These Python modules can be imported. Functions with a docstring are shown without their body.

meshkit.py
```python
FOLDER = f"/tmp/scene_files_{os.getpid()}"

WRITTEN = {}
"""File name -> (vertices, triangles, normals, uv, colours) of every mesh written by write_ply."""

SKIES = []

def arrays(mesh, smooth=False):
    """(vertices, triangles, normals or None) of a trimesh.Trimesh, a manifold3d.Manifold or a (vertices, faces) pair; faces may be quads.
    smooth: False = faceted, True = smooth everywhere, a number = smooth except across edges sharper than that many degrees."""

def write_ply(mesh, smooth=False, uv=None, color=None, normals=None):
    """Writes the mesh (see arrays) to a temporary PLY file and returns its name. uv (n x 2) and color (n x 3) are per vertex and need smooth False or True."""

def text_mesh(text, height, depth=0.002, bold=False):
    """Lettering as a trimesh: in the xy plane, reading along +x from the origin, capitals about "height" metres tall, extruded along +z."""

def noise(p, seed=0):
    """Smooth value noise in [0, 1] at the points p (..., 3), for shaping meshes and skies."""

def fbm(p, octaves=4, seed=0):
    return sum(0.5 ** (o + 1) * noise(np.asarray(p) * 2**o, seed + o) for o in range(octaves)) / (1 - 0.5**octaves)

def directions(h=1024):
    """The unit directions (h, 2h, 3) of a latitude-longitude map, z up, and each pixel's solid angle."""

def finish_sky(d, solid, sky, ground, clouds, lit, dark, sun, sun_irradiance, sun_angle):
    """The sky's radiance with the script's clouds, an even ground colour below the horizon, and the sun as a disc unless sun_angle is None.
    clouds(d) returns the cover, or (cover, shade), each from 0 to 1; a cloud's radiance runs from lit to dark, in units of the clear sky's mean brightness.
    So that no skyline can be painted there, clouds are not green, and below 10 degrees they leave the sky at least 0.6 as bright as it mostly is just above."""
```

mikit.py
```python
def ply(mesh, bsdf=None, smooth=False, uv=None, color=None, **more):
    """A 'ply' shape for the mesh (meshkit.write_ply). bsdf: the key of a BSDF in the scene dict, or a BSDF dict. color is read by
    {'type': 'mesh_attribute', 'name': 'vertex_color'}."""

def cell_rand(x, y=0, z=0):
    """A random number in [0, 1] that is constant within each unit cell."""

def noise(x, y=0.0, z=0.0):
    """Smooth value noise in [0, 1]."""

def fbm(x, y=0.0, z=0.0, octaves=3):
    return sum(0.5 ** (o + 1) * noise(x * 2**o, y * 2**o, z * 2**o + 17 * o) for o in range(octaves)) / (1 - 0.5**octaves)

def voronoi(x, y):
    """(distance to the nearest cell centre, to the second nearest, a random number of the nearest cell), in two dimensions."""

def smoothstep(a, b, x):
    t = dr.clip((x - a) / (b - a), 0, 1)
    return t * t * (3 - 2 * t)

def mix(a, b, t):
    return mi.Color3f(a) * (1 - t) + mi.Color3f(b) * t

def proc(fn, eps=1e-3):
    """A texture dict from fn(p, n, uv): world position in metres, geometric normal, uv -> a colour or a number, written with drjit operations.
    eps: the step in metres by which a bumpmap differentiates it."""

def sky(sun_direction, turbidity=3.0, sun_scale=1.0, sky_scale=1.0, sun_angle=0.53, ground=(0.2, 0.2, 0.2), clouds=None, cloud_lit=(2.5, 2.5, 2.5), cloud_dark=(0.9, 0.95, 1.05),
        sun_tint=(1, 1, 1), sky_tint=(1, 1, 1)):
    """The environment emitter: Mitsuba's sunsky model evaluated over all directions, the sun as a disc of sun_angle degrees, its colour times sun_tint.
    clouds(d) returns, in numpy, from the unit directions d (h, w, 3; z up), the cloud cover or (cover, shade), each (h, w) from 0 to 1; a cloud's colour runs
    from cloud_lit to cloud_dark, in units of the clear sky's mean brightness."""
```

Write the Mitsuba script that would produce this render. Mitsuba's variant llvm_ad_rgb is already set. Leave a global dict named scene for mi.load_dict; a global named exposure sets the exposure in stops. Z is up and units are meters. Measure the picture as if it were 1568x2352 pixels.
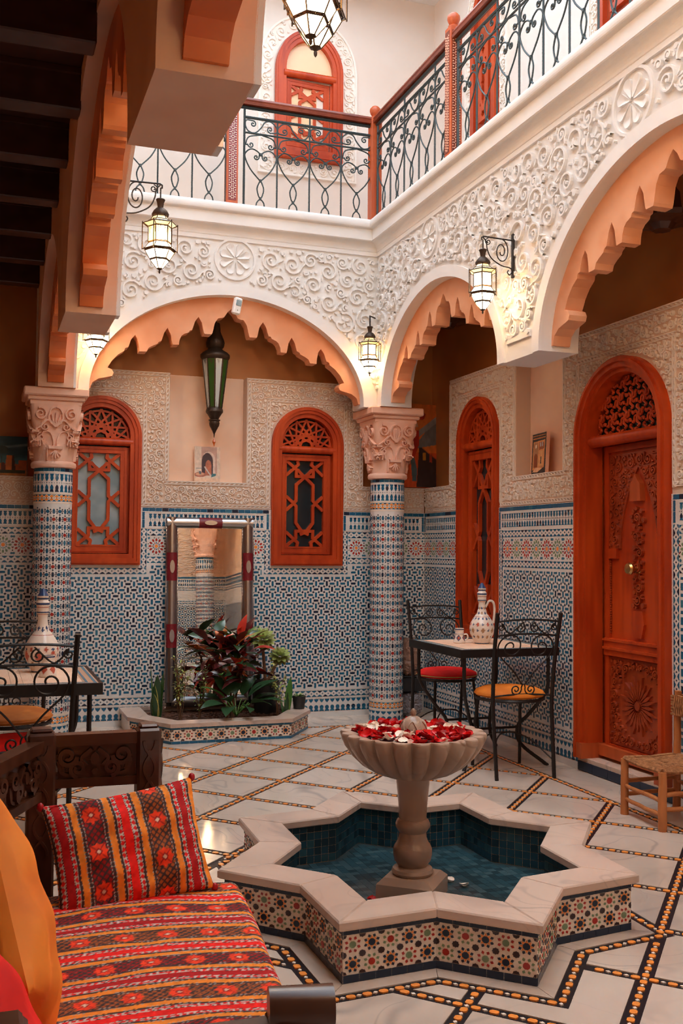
import math, random
import numpy as np, shapely, trimesh, mapbox_earcut
import drjit as dr, mitsuba as mi, mikit
from mikit import noise, fbm, voronoi, cell_rand, smoothstep, mix
from shapely.geometry import Polygon, LineString, Point, MultiPolygon, box as sbox
from shapely.ops import unary_union

PI = math.pi
S4 = mi.ScalarTransform4f
scene, labels = {}, {}

# ------------------------------------------------------------------ camera, sky, exposure
F_PX, YAW, PITCH, ROLL, EYE = 2374.0, 0.3377, 0.0379, 0.0086, np.array([0, 0, 1.3])
_fw = np.array([math.sin(YAW) * math.cos(PITCH), math.cos(YAW) * math.cos(PITCH), math.sin(PITCH)])
_rt = np.array([math.cos(YAW), -math.sin(YAW), 0.0])
_up = np.cross(_rt, _fw)
_up = _up * math.cos(ROLL) - _rt * math.sin(ROLL)
scene['camera'] = {'type': 'perspective', 'fov_axis': 'x', 'fov': 2 * math.degrees(math.atan(784 / F_PX)), 'near_clip': 0.05,
                   'to_world': S4().look_at(origin=EYE.tolist(), target=(EYE + _fw).tolist(), up=_up.tolist())}
exposure = 3.75
# an even bright overcast: all the daylight comes down through the open roof of the courtyard
scene['sky'] = mikit.sky([0.2, 0.3, 0.93], turbidity=4.0, sun_scale=0.0, sky_scale=1.0, clouds=lambda d: np.ones(d.shape[:2]),
                         cloud_lit=(2.2, 2.55, 2.9), cloud_dark=(0.9, 0.95, 1.05))
LAMP = 3.2          # radiance of the lit lantern glass

# ------------------------------------------------------------------ materials
def col(c):
    return {'type': 'rgb', 'value': [float(x) for x in c]}
def mat(key, base, rough=0.5, bump=None, **kw):
    b = base if isinstance(base, dict) else col(base)
    m = {'type': 'principled', 'base_color': b, 'roughness': rough, **kw}
    if bump: m = {'type': 'bumpmap', 'arbitrary': mikit.proc(bump[0], eps=bump[2] if len(bump) > 2 else 2e-3), 'scale': bump[1], 'bsdf': m}
    scene[key] = {'type': 'twosided', 'bsdf': m}
    return key
def mottled(a, b, s, lo=0.3, hi=0.7):
    def fn(p, n, uv):
        return mix(a, b, smoothstep(lo, hi, fbm(p.x * s, p.y * s, p.z * s, 4)))
    return mikit.proc(fn)
def veined(base, vein, s, amount, tint):
    def fn(p, n, uv):
        w = fbm(p.x * s * .6 + 7, p.y * s * .6, p.z * s * .6, 3)
        q = p.x * s * .9 + p.y * s * .55 + p.z * s + 5 * w
        v = dr.abs(noise(q, p.y * s * .4 - p.x * s * .3 + 2 * w, p.z * s * .4) - .5) * 2
        v2 = dr.abs(noise(q * 2.3 + 9, p.x * s * 1.1 + 3 * w, p.y * s) - .5) * 2
        c = mix(base, tint, smoothstep(.35, .75, fbm(p.x * s * .5, p.y * s * .5, p.z * s * .5 + 3, 3)))
        k = (1 - smoothstep(0, .16, v)) * amount + (1 - smoothstep(0, .1, v2)) * amount * .6
        return mix(c, vein, k * smoothstep(.3, .7, w))
    return mikit.proc(fn)
def woodgrain(a, b, sx, sz):
    def fn(p, n, uv):
        g = fbm(p.x * sx, p.y * sx, p.z * sz, 3)
        r = noise(p.x * sx * 5, p.y * sx * 5, p.z * sz * 1.3)
        return mix(a, b, smoothstep(.25, .75, g * .75 + r * .25))
    return mikit.proc(fn)

mat('white_plaster', mottled((.64, .625, .60), (.70, .685, .66), 3.0), .75)
mat('carved_plaster', (.70, .69, .67), .7)
mat('stucco', mottled((.72, .645, .56), (.79, .73, .66), 2.0), .75)
mat('stucco_ground', (.62, .47, .36), .85)  # toned browner than the carving; part of the recess shade is in this colour
mat('upper_plaster', mottled((.66, .555, .475), (.70, .625, .56), 1.2), .6)
mat('brown_plaster', mottled((.42, .17, .055), (.58, .27, .10), 1.6), .42, specular=.35)
mat('niche_plaster', mottled((.72, .45, .30), (.84, .62, .46), 2.2), .45, specular=.4)
mat('salmon_plaster', mottled((.66, .27, .125), (.74, .38, .22), 4.0), .6)
mat('capital_stone', mottled((.72, .42, .30), (.80, .52, .40), 6.0), .65)
mat('marble_floor', veined((.56, .465, .385), (.29, .25, .22), 3.2, .65, (.48, .385, .31)), .10, specular=.5)
mat('marble_coping', veined((.58, .44, .35), (.32, .25, .21), 5.0, .55, (.49, .355, .275)), .2)
mat('marble_bowl', veined((.42, .305, .23), (.19, .11, .065), 7.0, .6, (.33, .215, .15)), .22)
mat('white_glaze', mottled((.66, .645, .61), (.72, .71, .675), 9.0), .2)
mat('grout', (.42, .27, .16), .8)
mat('blue_glaze', (.012, .105, .20), .16)
mat('steel_blue_glaze', (.035, .16, .24), .16)
mat('navy_glaze', (.010, .022, .048), .2, specular=.4)
mat('strip_black', (.009, .009, .013), .35, specular=.3)
mat('black_glaze', (.03, .017, .02), .18)
mat('red_glaze', (.36, .025, .02), .18)
mat('orange_glaze', (.80, .27, .055), .2)
mat('green_glaze', (.16, .24, .13), .18)
mat('cream_glaze', (.78, .68, .56), .2)
mat('pool_glaze', (.014, .056, .082), .14)
mat('pool_glaze_dark', (.010, .032, .046), .14)
mat('pool_glaze_teal', (.022, .078, .100), .14)
mat('red_wood', woodgrain((.34, .030, .005), (.50, .062, .010), 9, 2.2), .38, specular=.35)
mat('rust_wood', woodgrain((.36, .060, .015), (.48, .095, .024), 10, 2.0), .4)
mat('carved_wood', woodgrain((.24, .030, .007), (.38, .058, .013), 12, 6), .28, specular=.6)
mat('rail_wood', woodgrain((.13, .022, .010), (.21, .040, .016), 8, 8), .3)
mat('dark_wood', woodgrain((.045, .016, .009), (.080, .030, .016), 9, 9), .25, specular=.6)
mat('ceiling_wood', woodgrain((.040, .014, .009), (.065, .023, .014), 4, 9), .38)
mat('stool_wood', woodgrain((.36, .115, .03), (.50, .18, .055), 14, 5), .45)
mat('rush', woodgrain((.22, .085, .028), (.44, .20, .08), 60, 60), .8)
mat('iron', (.017, .014, .013), .42, metallic=.3)
mat('wrought_iron', (.03, .045, .048), .45, metallic=.3)
mat('bronze', (.05, .032, .022), .45, metallic=.6)
mat('brass', (.62, .40, .16), .25, metallic=1.0)
mat('silver', (.46, .46, .47), .26, metallic=1.0)
mat('silver_dark', (.24, .245, .26), .28, metallic=1.0)
mat('oxblood', (.17, .008, .014), .4)
mat('dark_glass', (.012, .022, .026), .08, specular=.6)
mat('frosted_glass', mottled((.15, .24, .27), (.33, .42, .45), 5), .35)
mat('warm_glass', (.80, .52, .30), .3)
mat('mosaic_top', (.46, .30, .20), .35)
mat('red_velvet', mottled((.58, .004, .003), (.70, .008, .005), 12), .8, sheen=.25)
mat('orange_velvet', mottled((.66, .17, .012), (.76, .235, .02), 10), .75, sheen=.5)
mat('rust_velvet', mottled((.38, .10, .010), (.50, .15, .015), 10), .75, sheen=.5)
mat('black_plastic', (.02, .02, .021), .35)
mat('white_plastic', (.80, .80, .78), .35)
mat('soil', mottled((.055, .022, .012), (.11, .045, .025), 40), .95)
mat('bag_grey', (.20, .18, .19), .35)
mat('bag_brown', (.30, .17, .12), .5)
mat('water_dark', (.05, .022, .02), .05, specular=.7)
mat('leaf_dark', (.026, .070, .028), .3)
mat('leaf_green', (.075, .19, .04), .35)
mat('leaf_light', (.34, .42, .12), .4)
mat('leaf_olive', (.17, .18, .045), .45)
mat('leaf_yellow', (.42, .38, .10), .45)
mat('leaf_wine', (.085, .014, .014), .28)
mat('leaf_red', (.50, .035, .02), .3)
mat('leaf_orange', (.70, .17, .03), .35)
mat('stem_brown', (.16, .075, .035), .8)
mat('petal_red', (.60, .004, .006), .4)
mat('petal_crimson', (.34, .004, .010), .4)
mat('petal_white', (.84, .74, .62), .45)
mat('painted', {'type': 'mesh_attribute', 'name': 'vertex_color'}, .6)
mat('kilim', {'type': 'mesh_attribute', 'name': 'vertex_color'}, .9)
mat('ceramic', {'type': 'mesh_attribute', 'name': 'vertex_color'}, .15)
scene['mirror_glass'] = {'type': 'twosided', 'bsdf': {'type': 'conductor', 'material': 'none', 'specular_reflectance': col((.88, .87, .84))}}
scene['window_pane'] = {'type': 'thindielectric'}

# ------------------------------------------------------------------ mesh helpers
class MB:
    """collects triangles"""
    def __init__(self):
        self.v, self.f, self.c, self.n = [], [], [], 0
    def add(self, v, f, c=None):
        v = np.asarray(v, float).reshape(-1, 3)
        self.v.append(v); self.f.append(np.asarray(f, int).reshape(-1, 3) + self.n); self.n += len(v)
        if c is not None: self.c.append(np.asarray(c, float).reshape(-1, 3))
        return self
    def mesh(self):
        return np.vstack(self.v), np.vstack(self.f)
    def box(self, x0, x1, y0, y1, z0, z1, b=0.0, M=None):
        if b <= 0:
            v = np.array([[x, y, z] for x in (x0, x1) for y in (y0, y1) for z in (z0, z1)], float)
            f = [[0, 1, 3], [0, 3, 2], [4, 6, 7], [4, 7, 5], [0, 4, 5], [0, 5, 1], [2, 3, 7], [2, 7, 6], [0, 2, 6], [0, 6, 4], [1, 5, 7], [1, 7, 3]]
        else:
            p = []
            for sx in (0, 1):
                for sy in (0, 1):
                    for sz in (0, 1):
                        X, Y, Z = (x0, x1)[sx], (y0, y1)[sy], (z0, z1)[sz]
                        dx, dy, dz = b * (1 - 2 * sx), b * (1 - 2 * sy), b * (1 - 2 * sz)
                        p += [[X, Y + dy, Z + dz], [X + dx, Y, Z + dz], [X + dx, Y + dy, Z]]
            h = trimesh.convex.convex_hull(np.array(p))
            v, f = np.array(h.vertices), np.array(h.faces)
        if M is not None: v = v @ M[:3, :3].T + M[:3, 3]
        return self.add(v, f)
    def tube(self, pts, r, sides=6, closed=False, cap=True, flat=1.0):
        p = np.asarray(pts, float)
        r = np.broadcast_to(np.asarray(r, float), (len(p),))
        t = (np.roll(p, -1, 0) - np.roll(p, 1, 0)) if closed else np.gradient(p, axis=0)
        t /= np.linalg.norm(t, axis=1, keepdims=True) + 1e-12
        a = np.cross(t[0], [0, 0, 1.0] if abs(t[0][2]) < .9 else [1.0, 0, 0]); a /= np.linalg.norm(a)
        A = []
        for k in range(len(p)):
            a = a - t[k] * (a @ t[k]); a /= np.linalg.norm(a) + 1e-12; A.append(a)
        A = np.array(A); B = np.cross(t, A)
        th = np.arange(sides) * 2 * PI / sides
        v = p[:, None] + r[:, None, None] * (np.cos(th)[None, :, None] * A[:, None] + flat * np.sin(th)[None, :, None] * B[:, None])
        m = len(p); f = []
        i, j = np.meshgrid(np.arange(m if closed else m - 1), np.arange(sides), indexing='ij')
        i2, j2 = (i + 1) % m, (j + 1) % sides
        f = np.vstack([np.stack([i * sides + j, i * sides + j2, i2 * sides + j2], -1).reshape(-1, 3), np.stack([i * sides + j, i2 * sides + j2, i2 * sides + j], -1).reshape(-1, 3)])
        v = v.reshape(-1, 3)
        if cap and not closed:
            c = len(v); v = np.vstack([v, p[:1], p[-1:]]); k = np.arange(sides); k2 = (k + 1) % sides
            f = np.vstack([f, np.stack([k2, k, np.full(sides, c)], -1), np.stack([(m - 1) * sides + k, (m - 1) * sides + k2, np.full(sides, c + 1)], -1)])
        return self.add(v, f)
    def lathe(self, prof, c=(0, 0, 0), n=32, mod=None, M=None):
        """prof: (r, z) from bottom to top; mod(theta, t) scales r"""
        pr = np.asarray(prof, float); th = np.arange(n) * 2 * PI / n
        R = pr[:, 0][:, None] * np.ones(n)[None]
        if mod is not None: R = R * mod(th[None], np.linspace(0, 1, len(pr))[:, None])
        v = np.stack([R * np.cos(th), R * np.sin(th), pr[:, 1][:, None] * np.ones(n)[None]], -1).reshape(-1, 3)
        m = len(pr); i, j = np.meshgrid(np.arange(m - 1), np.arange(n), indexing='ij'); j2 = (j + 1) % n
        f = np.vstack([np.stack([i * n + j, i * n + j2, (i + 1) * n + j2], -1).reshape(-1, 3), np.stack([i * n + j, (i + 1) * n + j2, (i + 1) * n + j], -1).reshape(-1, 3)])
        if M is not None: v = v @ M[:3, :3].T + M[:3, 3]
        return self.add(v + np.asarray(c, float), f)
    def prism(self, poly, fr, h0, h1, back=True):
        for g in getattr(poly, 'geoms', [poly]):
            if g.is_empty or g.geom_type != 'Polygon' or g.area < 1e-9: continue
            rings = [np.array(g.exterior.coords)[:-1]] + [np.array(r.coords)[:-1] for r in g.interiors]
            V = np.vstack(rings); ends = np.cumsum([len(r) for r in rings]).astype(np.uint32)
            t = mapbox_earcut.triangulate_float64(V, ends).reshape(-1, 3).astype(int)
            m = len(V)
            v = np.vstack([np.column_stack([V, np.full(m, h1)]), np.column_stack([V, np.full(m, h0)])])
            f = [t] + ([t[:, ::-1] + m] if back else []); s = 0
            # sides with their own vertices
            sv, sf = [], []
            for r in rings:
                k = len(r); a = np.arange(k); b2 = (a + 1) % k
                q = np.stack([np.column_stack([r, np.full(k, h0)]), np.column_stack([r[b2], np.full(k, h0)]), np.column_stack([r[b2], np.full(k, h1)]), np.column_stack([r, np.full(k, h1)])], 1)
                base = 2 * m + s; s += 4 * k
                sv.append(q.reshape(-1, 3)); o = base + 4 * a
                sf += [np.stack([o, o + 1, o + 2], -1), np.stack([o, o + 2, o + 3], -1)]
            v = np.vstack([v] + sv); f = np.vstack(f + sf)
            self.add(fr(v), f)
        return self
    def cvx(self, polys, fr, h0, h1, sides=True):
        """many convex polygons at once (arrays n x 2)"""
        by = {}
        for p in polys: by.setdefault(len(p), []).append(p)
        for k, ps in by.items():
            P = np.array(ps, float); N = len(P)
            top = np.concatenate([P, np.full((N, k, 1), h1)], -1)
            o = (np.arange(N) * k)[:, None]
            fan = np.array([[0, a, a + 1] for a in range(1, k - 1)])
            self.add(fr(top.reshape(-1, 3)), (o[:, :, None] + fan[None]).reshape(-1, 3))
            if sides:
                bot = np.concatenate([P, np.full((N, k, 1), h0)], -1)
                a = np.arange(k); b = (a + 1) % k
                q = np.stack([bot[:, a], bot[:, b], top[:, b], top[:, a]], 2).reshape(-1, 3)
                o = (np.arange(N * k) * 4)
                self.add(fr(q), np.vstack([np.stack([o, o + 1, o + 2], -1), np.stack([o, o + 2, o + 3], -1)]))
        return self
    def ribbon(self, pts, w, fr, h0, h1, slope=.25, closed=False):
        """a raised strip along a 2-D polyline"""
        p = np.asarray(pts, float); m = len(p)
        t = (np.roll(p, -1, 0) - np.roll(p, 1, 0)) if closed else np.gradient(p, axis=0)
        t /= np.linalg.norm(t, axis=1, keepdims=True) + 1e-12
        n = np.stack([-t[:, 1], t[:, 0]], -1)
        w = np.broadcast_to(np.asarray(w, float), (m,))[:, None] / 2
        q = np.stack([np.column_stack([p + n * w, np.full(m, h0)]), np.column_stack([p + n * w * (1 - slope), np.full(m, h1)]),
                      np.column_stack([p - n * w * (1 - slope), np.full(m, h1)]), np.column_stack([p - n * w, np.full(m, h0)])], 1)
        i, j = np.meshgrid(np.arange(m if closed else m - 1), np.arange(3), indexing='ij'); i2 = (i + 1) % m
        v, f = [], []
        for jj in range(3):   # each face its own vertices so that it stays crisp
            a = np.arange(m if closed else m - 1); b = (a + 1) % m
            qq = np.stack([q[a, jj], q[a, jj + 1], q[b, jj + 1], q[b, jj]], 1).reshape(-1, 3)
            o = np.arange(len(a)) * 4 + sum(len(x) for x in v)
            v.append(qq); f += [np.stack([o, o + 1, o + 2], -1), np.stack([o, o + 2, o + 3], -1)]
        return self.add(fr(np.vstack(v)), np.vstack(f))
    def moved(self, M):
        o = MB(); v, f = self.mesh(); o.add(v @ M[:3, :3].T + M[:3, 3], f); return o

def plane(O, U, V, N):
    O, U, V, N = (np.asarray(x, float) for x in (O, U, V, N))
    return lambda a: O + a[:, :1] * U + a[:, 1:2] * V + a[:, 2:3] * N
def cyl(cx, cy, R):
    return lambda a: np.stack([cx + (R + a[:, 2]) * np.sin(a[:, 0] / R), cy - (R + a[:, 2]) * np.cos(a[:, 0] / R), a[:, 1]], -1)
def mrz(a, loc=(0, 0, 0)):
    M = np.eye(4); c, s = math.cos(a), math.sin(a); M[:2, :2] = [[c, -s], [s, c]]; M[:3, 3] = loc; return M
def rot(axis, a):
    M = np.eye(4); M[:3, :3] = trimesh.transformations.rotation_matrix(a, axis)[:3, :3]; return M
def spline(pts, n=8, closed=False):
    p = np.asarray(pts, float)
    q = np.vstack([p[-1:], p, p[:2]]) if closed else np.vstack([2 * p[:1] - p[1:2], p, 2 * p[-1:] - p[-2:-1]])
    out = []
    t = np.linspace(0, 1, n, endpoint=False)[:, None]
    for k in range(1, len(q) - 2):
        a, b, c, d = q[k - 1:k + 3]
        out.append(.5 * (2 * b + (c - a) * t + (2 * a - 5 * b + 4 * c - d) * t**2 + (3 * b - a - 3 * c + d) * t**3))
    return np.vstack(out + ([] if closed else [p[-1:]]))
def spiral(c, r0, r1, a0, turns, n=24):
    t = np.linspace(0, 1, n); a = a0 + turns * 2 * PI * t; r = r0 + (r1 - r0) * t
    return np.stack([c[0] + r * np.cos(a), c[1] + r * np.sin(a)], -1)
def ngon(c, r, n, a0=0.0, sy=1.0):
    a = a0 + np.arange(n) * 2 * PI / n
    return np.stack([c[0] + r * np.cos(a), c[1] + sy * r * np.sin(a)], -1)
def rect(x0, x1, y0, y1):
    return np.array([[x0, y0], [x1, y0], [x1, y1], [x0, y1]], float)
def archpoly(u0, u1, z0, zs, zt, n=2.0, k=40):
    c, a = (u0 + u1) / 2, (u1 - u0) / 2
    th = np.linspace(0, PI, k); x, y = np.cos(th), np.sin(th)
    e = 2.0 / n
    return Polygon([(u0, z0), (u1, z0)] + [(c + a * np.sign(p) * abs(p)**e, zs + (zt - zs) * abs(q)**e) for p, q in zip(x, y)])

used = {}
def num(base):
    k = used.get(base, 0); used[base] = k + 1
    return base if k == 0 else f'{base}_{k:03d}'
def tag(key, label=None, cat=None, group=None, kind=None):
    d = {a: b for a, b in (('label', label), ('category', cat), ('group', group), ('kind', kind)) if b}
    if d: labels.setdefault(key, {}).update(d)
    return key
def thing(name, label, cat, group=None):
    return tag(num(name), label, cat, group)
def obj(name, mb, m, smooth=False, parent=None, label=None, cat=None, group=None, kind=None, **more):
    key = num(f'{parent}__{name}' if parent else name)
    if isinstance(mb, MB):
        v, f = mb.mesh(); c = np.vstack(mb.c) if mb.c else None
        d = mikit.ply((v, f), m, smooth=smooth, color=c, **more)
    else:
        d = {**mb, **more}
    scene[key] = d
    tag(key, label, cat, group, kind)
    return key
def struct(name, mb, m, smooth=False, label=None, **more):
    return obj(name, mb, m, smooth, kind='structure', label=label, **more)
def T4(M):
    return S4(np.asarray(M, float).tolist())
def copy_thing(src, M, label, group=None, name=None):
    """a copy of a thing with all its parts under the next number, moved by M (the source was built about its own origin)"""
    k2 = num(name or src.split('_0')[0] if src[-3:].isdigit() else src)
    for k in [k for k in scene if k.startswith(src + '__')]:
        scene[k2 + k[len(src):]] = {**scene[k], 'to_world': T4(M)}
        if k in labels: labels[k2 + k[len(src):]] = dict(labels[k])
    labels[k2] = {**{a: b for a, b in labels[src].items()}, 'label': label}
    if group: labels[k2]['group'] = group
    return k2

# ------------------------------------------------------------------ ornament generators
def pack(region, rmin, rmax, seed, gap=.004, cand=4000, limit=400):
    rng = np.random.default_rng(seed)
    x0, y0, x1, y1 = region.bounds
    p = np.stack([rng.uniform(x0, x1, cand), rng.uniform(y0, y1, cand)], -1)
    p = p[shapely.contains_xy(region, p[:, 0], p[:, 1])]
    if len(p) == 0: return []
    clear = shapely.distance(region.boundary, shapely.points(p)) - gap
    out = []
    jit = rng.uniform(.9, 1, len(p))
    while len(out) < limit:
        k = int(np.argmax(np.minimum(clear, rmax) * jit)); r = min(clear[k], rmax)
        if r < rmin: 
            k = int(np.argmax(clear)); r = min(clear[k], rmax)
            if r < rmin: break
        out.append((p[k, 0], p[k, 1], r))
        clear = np.minimum(clear, np.hypot(p[:, 0] - p[k, 0], p[:, 1] - p[k, 1]) - r - gap)
    return out
def scrollwork(mb, region, fr, h0, h1, rmin, rmax, w, seed, cand=4000, limit=400, slope=.22):
    """vine scrolls: every free circle of the region takes a curl with leaves, every small gap a bud"""
    rng = np.random.default_rng(seed + 5)
    for cx, cy, r in pack(region, rmin, rmax, seed, gap=w * .3, cand=cand, limit=limit):
        a0, s = rng.uniform(0, 2 * PI), rng.choice([-1, 1])
        n = 26 if r > 3.2 * w else 14
        R = r - w / 2
        if r < 2.0 * w:
            mb.cvx([ngon((cx, cy), r * .9, 6, a0)], fr, h0, h1); continue
        kind = rng.integers(0, 4) if r > 4 * w else rng.integers(0, 2)
        q = spiral((cx, cy), R, R * .18 + w * .2, a0, s * (1.55 if r > 3.2 * w else 1.1), n)
        wid = np.linspace(1.0, .8, n) * w
        if kind in (0, 1):
            mb.ribbon(q, wid, fr, h0, h1, slope)
            mb.cvx([ngon((cx, cy), w * .75, 6)], fr, h0, h1)
        if kind in (2,):
            mb.ribbon(spiral((cx, cy), R, R, a0, .8 * s, n), w, fr, h0, h1, slope)
            for k in range(5):
                a = a0 + k * 2 * PI / 5
                L = R * .78
                d = np.array([math.cos(a), math.sin(a)]); e = np.array([-d[1], d[0]])
                c = np.array([cx, cy])
                mb.cvx([np.array([c + d * L * .12, c + d * L * .55 - e * L * .22, c + d * L * .95, c + d * L * .55 + e * L * .22])], fr, h0, h1)
        if kind in (3,):
            mb.ribbon(spiral((cx, cy), R, R * .45, a0, s * .9, n), wid, fr, h0, h1, slope)
            for k in (-1, 0, 1):
                a = a0 + s * (5.2 + .75 * k); c = np.array([cx, cy]); d = np.array([math.cos(a), math.sin(a)]); e = np.array([-d[1], d[0]])
                L = R * .9
                mb.cvx([np.array([c - d * L * .3, c + d * L * .1 - e * L * .16, c + d * L * .62, c + d * L * .1 + e * L * .16])], fr, h0, h1)
        # outer leaf running off along the tangent
        if r > 3 * w:
            for a in (a0, a0 + PI * .9):
                c = np.array([cx, cy]) + r * np.array([math.cos(a), math.sin(a)])
                d = s * np.array([math.sin(a), -math.cos(a)]); d = d * .8 + .45 * np.array([math.cos(a), math.sin(a)]); e = np.array([-d[1], d[0]])
                L = min(r * .7, 4 * w)
                leaf = np.array([c - d * w * .3, c + d * L * .4 - e * w * .55, c + d * L, c + d * L * .4 + e * w * .55])
                if region.contains(Point(*leaf[2])): mb.cvx([leaf], fr, h0, h1)
def outline(mb, poly, w, fr, h0, h1, inset=0.0):
    for g in getattr(poly, 'geoms', [poly]):
        a = g.buffer(-inset, join_style=2); b = a.buffer(-w, join_style=2)
        mb.prism(a.difference(b), fr, h0, h1, back=False)
def braid(mb, u0, u1, v0, v1, fr, h0, h1, pitch=.035):
    """a plaited border strip along the longer side"""
    w = min(u1 - u0, v1 - v0); horiz = (u1 - u0) > (v1 - v0)
    e = w * .2
    for a, b in ((0, e), (w - e, w)):
        mb.cvx([rect(u0, u1, v0 + a, v0 + b) if horiz else rect(u0 + a, u0 + b, v0, v1)], fr, h0, h1)
    L = (u1 - u0) if horiz else (v1 - v0); k = max(1, int(L / pitch)); p = L / k; out = []
    for i in range(k):
        a = i * p
        q = np.array([[a + p * .1, e * 1.5], [a + p * .55, e * 1.5], [a + p * .95, w - e * 1.5], [a + p * .5, w - e * 1.5]])
        q = q if horiz else q[:, ::-1]
        out.append(q + [u0, v0])
    mb.cvx(out, fr, h0, h1)
# ================================================================== the setting
XW, YB, REC = 3.44, 7.75, 0.12            # right wall, back wall (faces of tile and stucco), depth of the niches
CX, LX, CY = 3.0, 0.487, 7.47             # columns
BX0, BX1, LB0, LB1, BY0, BY1 = 2.85, 3.10, 0.36, 0.61, 7.346, 7.596   # the arcade beams
FB = plane((0, YB, 0), (1, 0, 0), (0, 0, 1), (0, -1, 0))
FR = plane((XW, 0, 0), (0, 1, 0), (0, 0, 1), (-1, 0, 0))
FFL = plane((0, 0, 0), (1, 0, 0), (0, 1, 0), (0, 0, 1))
BEAM_B = plane((0, BY0 + .015, 0), (1, 0, 0), (0, 0, 1), (0, -1, 0))
BEAM_R = plane((BX0 + .015, 0, 0), (0, 1, 0), (0, 0, 1), (-1, 0, 0))
BEAM_L = plane((LB1 - .015, 0, 0), (0, 1, 0), (0, 0, 1), (1, 0, 0))

# ---- floor: marble lozenges between mosaic strips, laid round the star pool
PC, PR, PROT = np.array([1.611, 3.647]), 0.7614, .0482
def star(R, off=0.0):
    k = np.arange(16)
    r = np.where(k % 2 == 0, R, R * 0.7777)
    a = PROT + k * PI / 8
    d = np.stack([r * np.cos(a), r * np.sin(a)], -1); f = np.array([.33, .944]); d = d + .1665 * (d @ f)[:, None] * f    # a little longer towards the back
    P = Polygon(PC + d)
    return P.buffer(off, join_style=2, mitre_limit=10) if off else P
struct('floor', MB().box(-1.8, 3.6, -2.8, 8.0, -.15, -.004), 'strip_black', label='marble courtyard floor with strips of orange, white and black mosaic')
SW = .026                                 # half width of the strips
A_, B_, P0 = .302, .3275, np.array([1.350, 6.655])
apron, strip_star = star(PR, .062), star(PR, .112)
inner_reg = sbox(-1.58, 1.2, 3.160 - SW, 7.32 - SW).difference(strip_star)
ks = []
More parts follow.
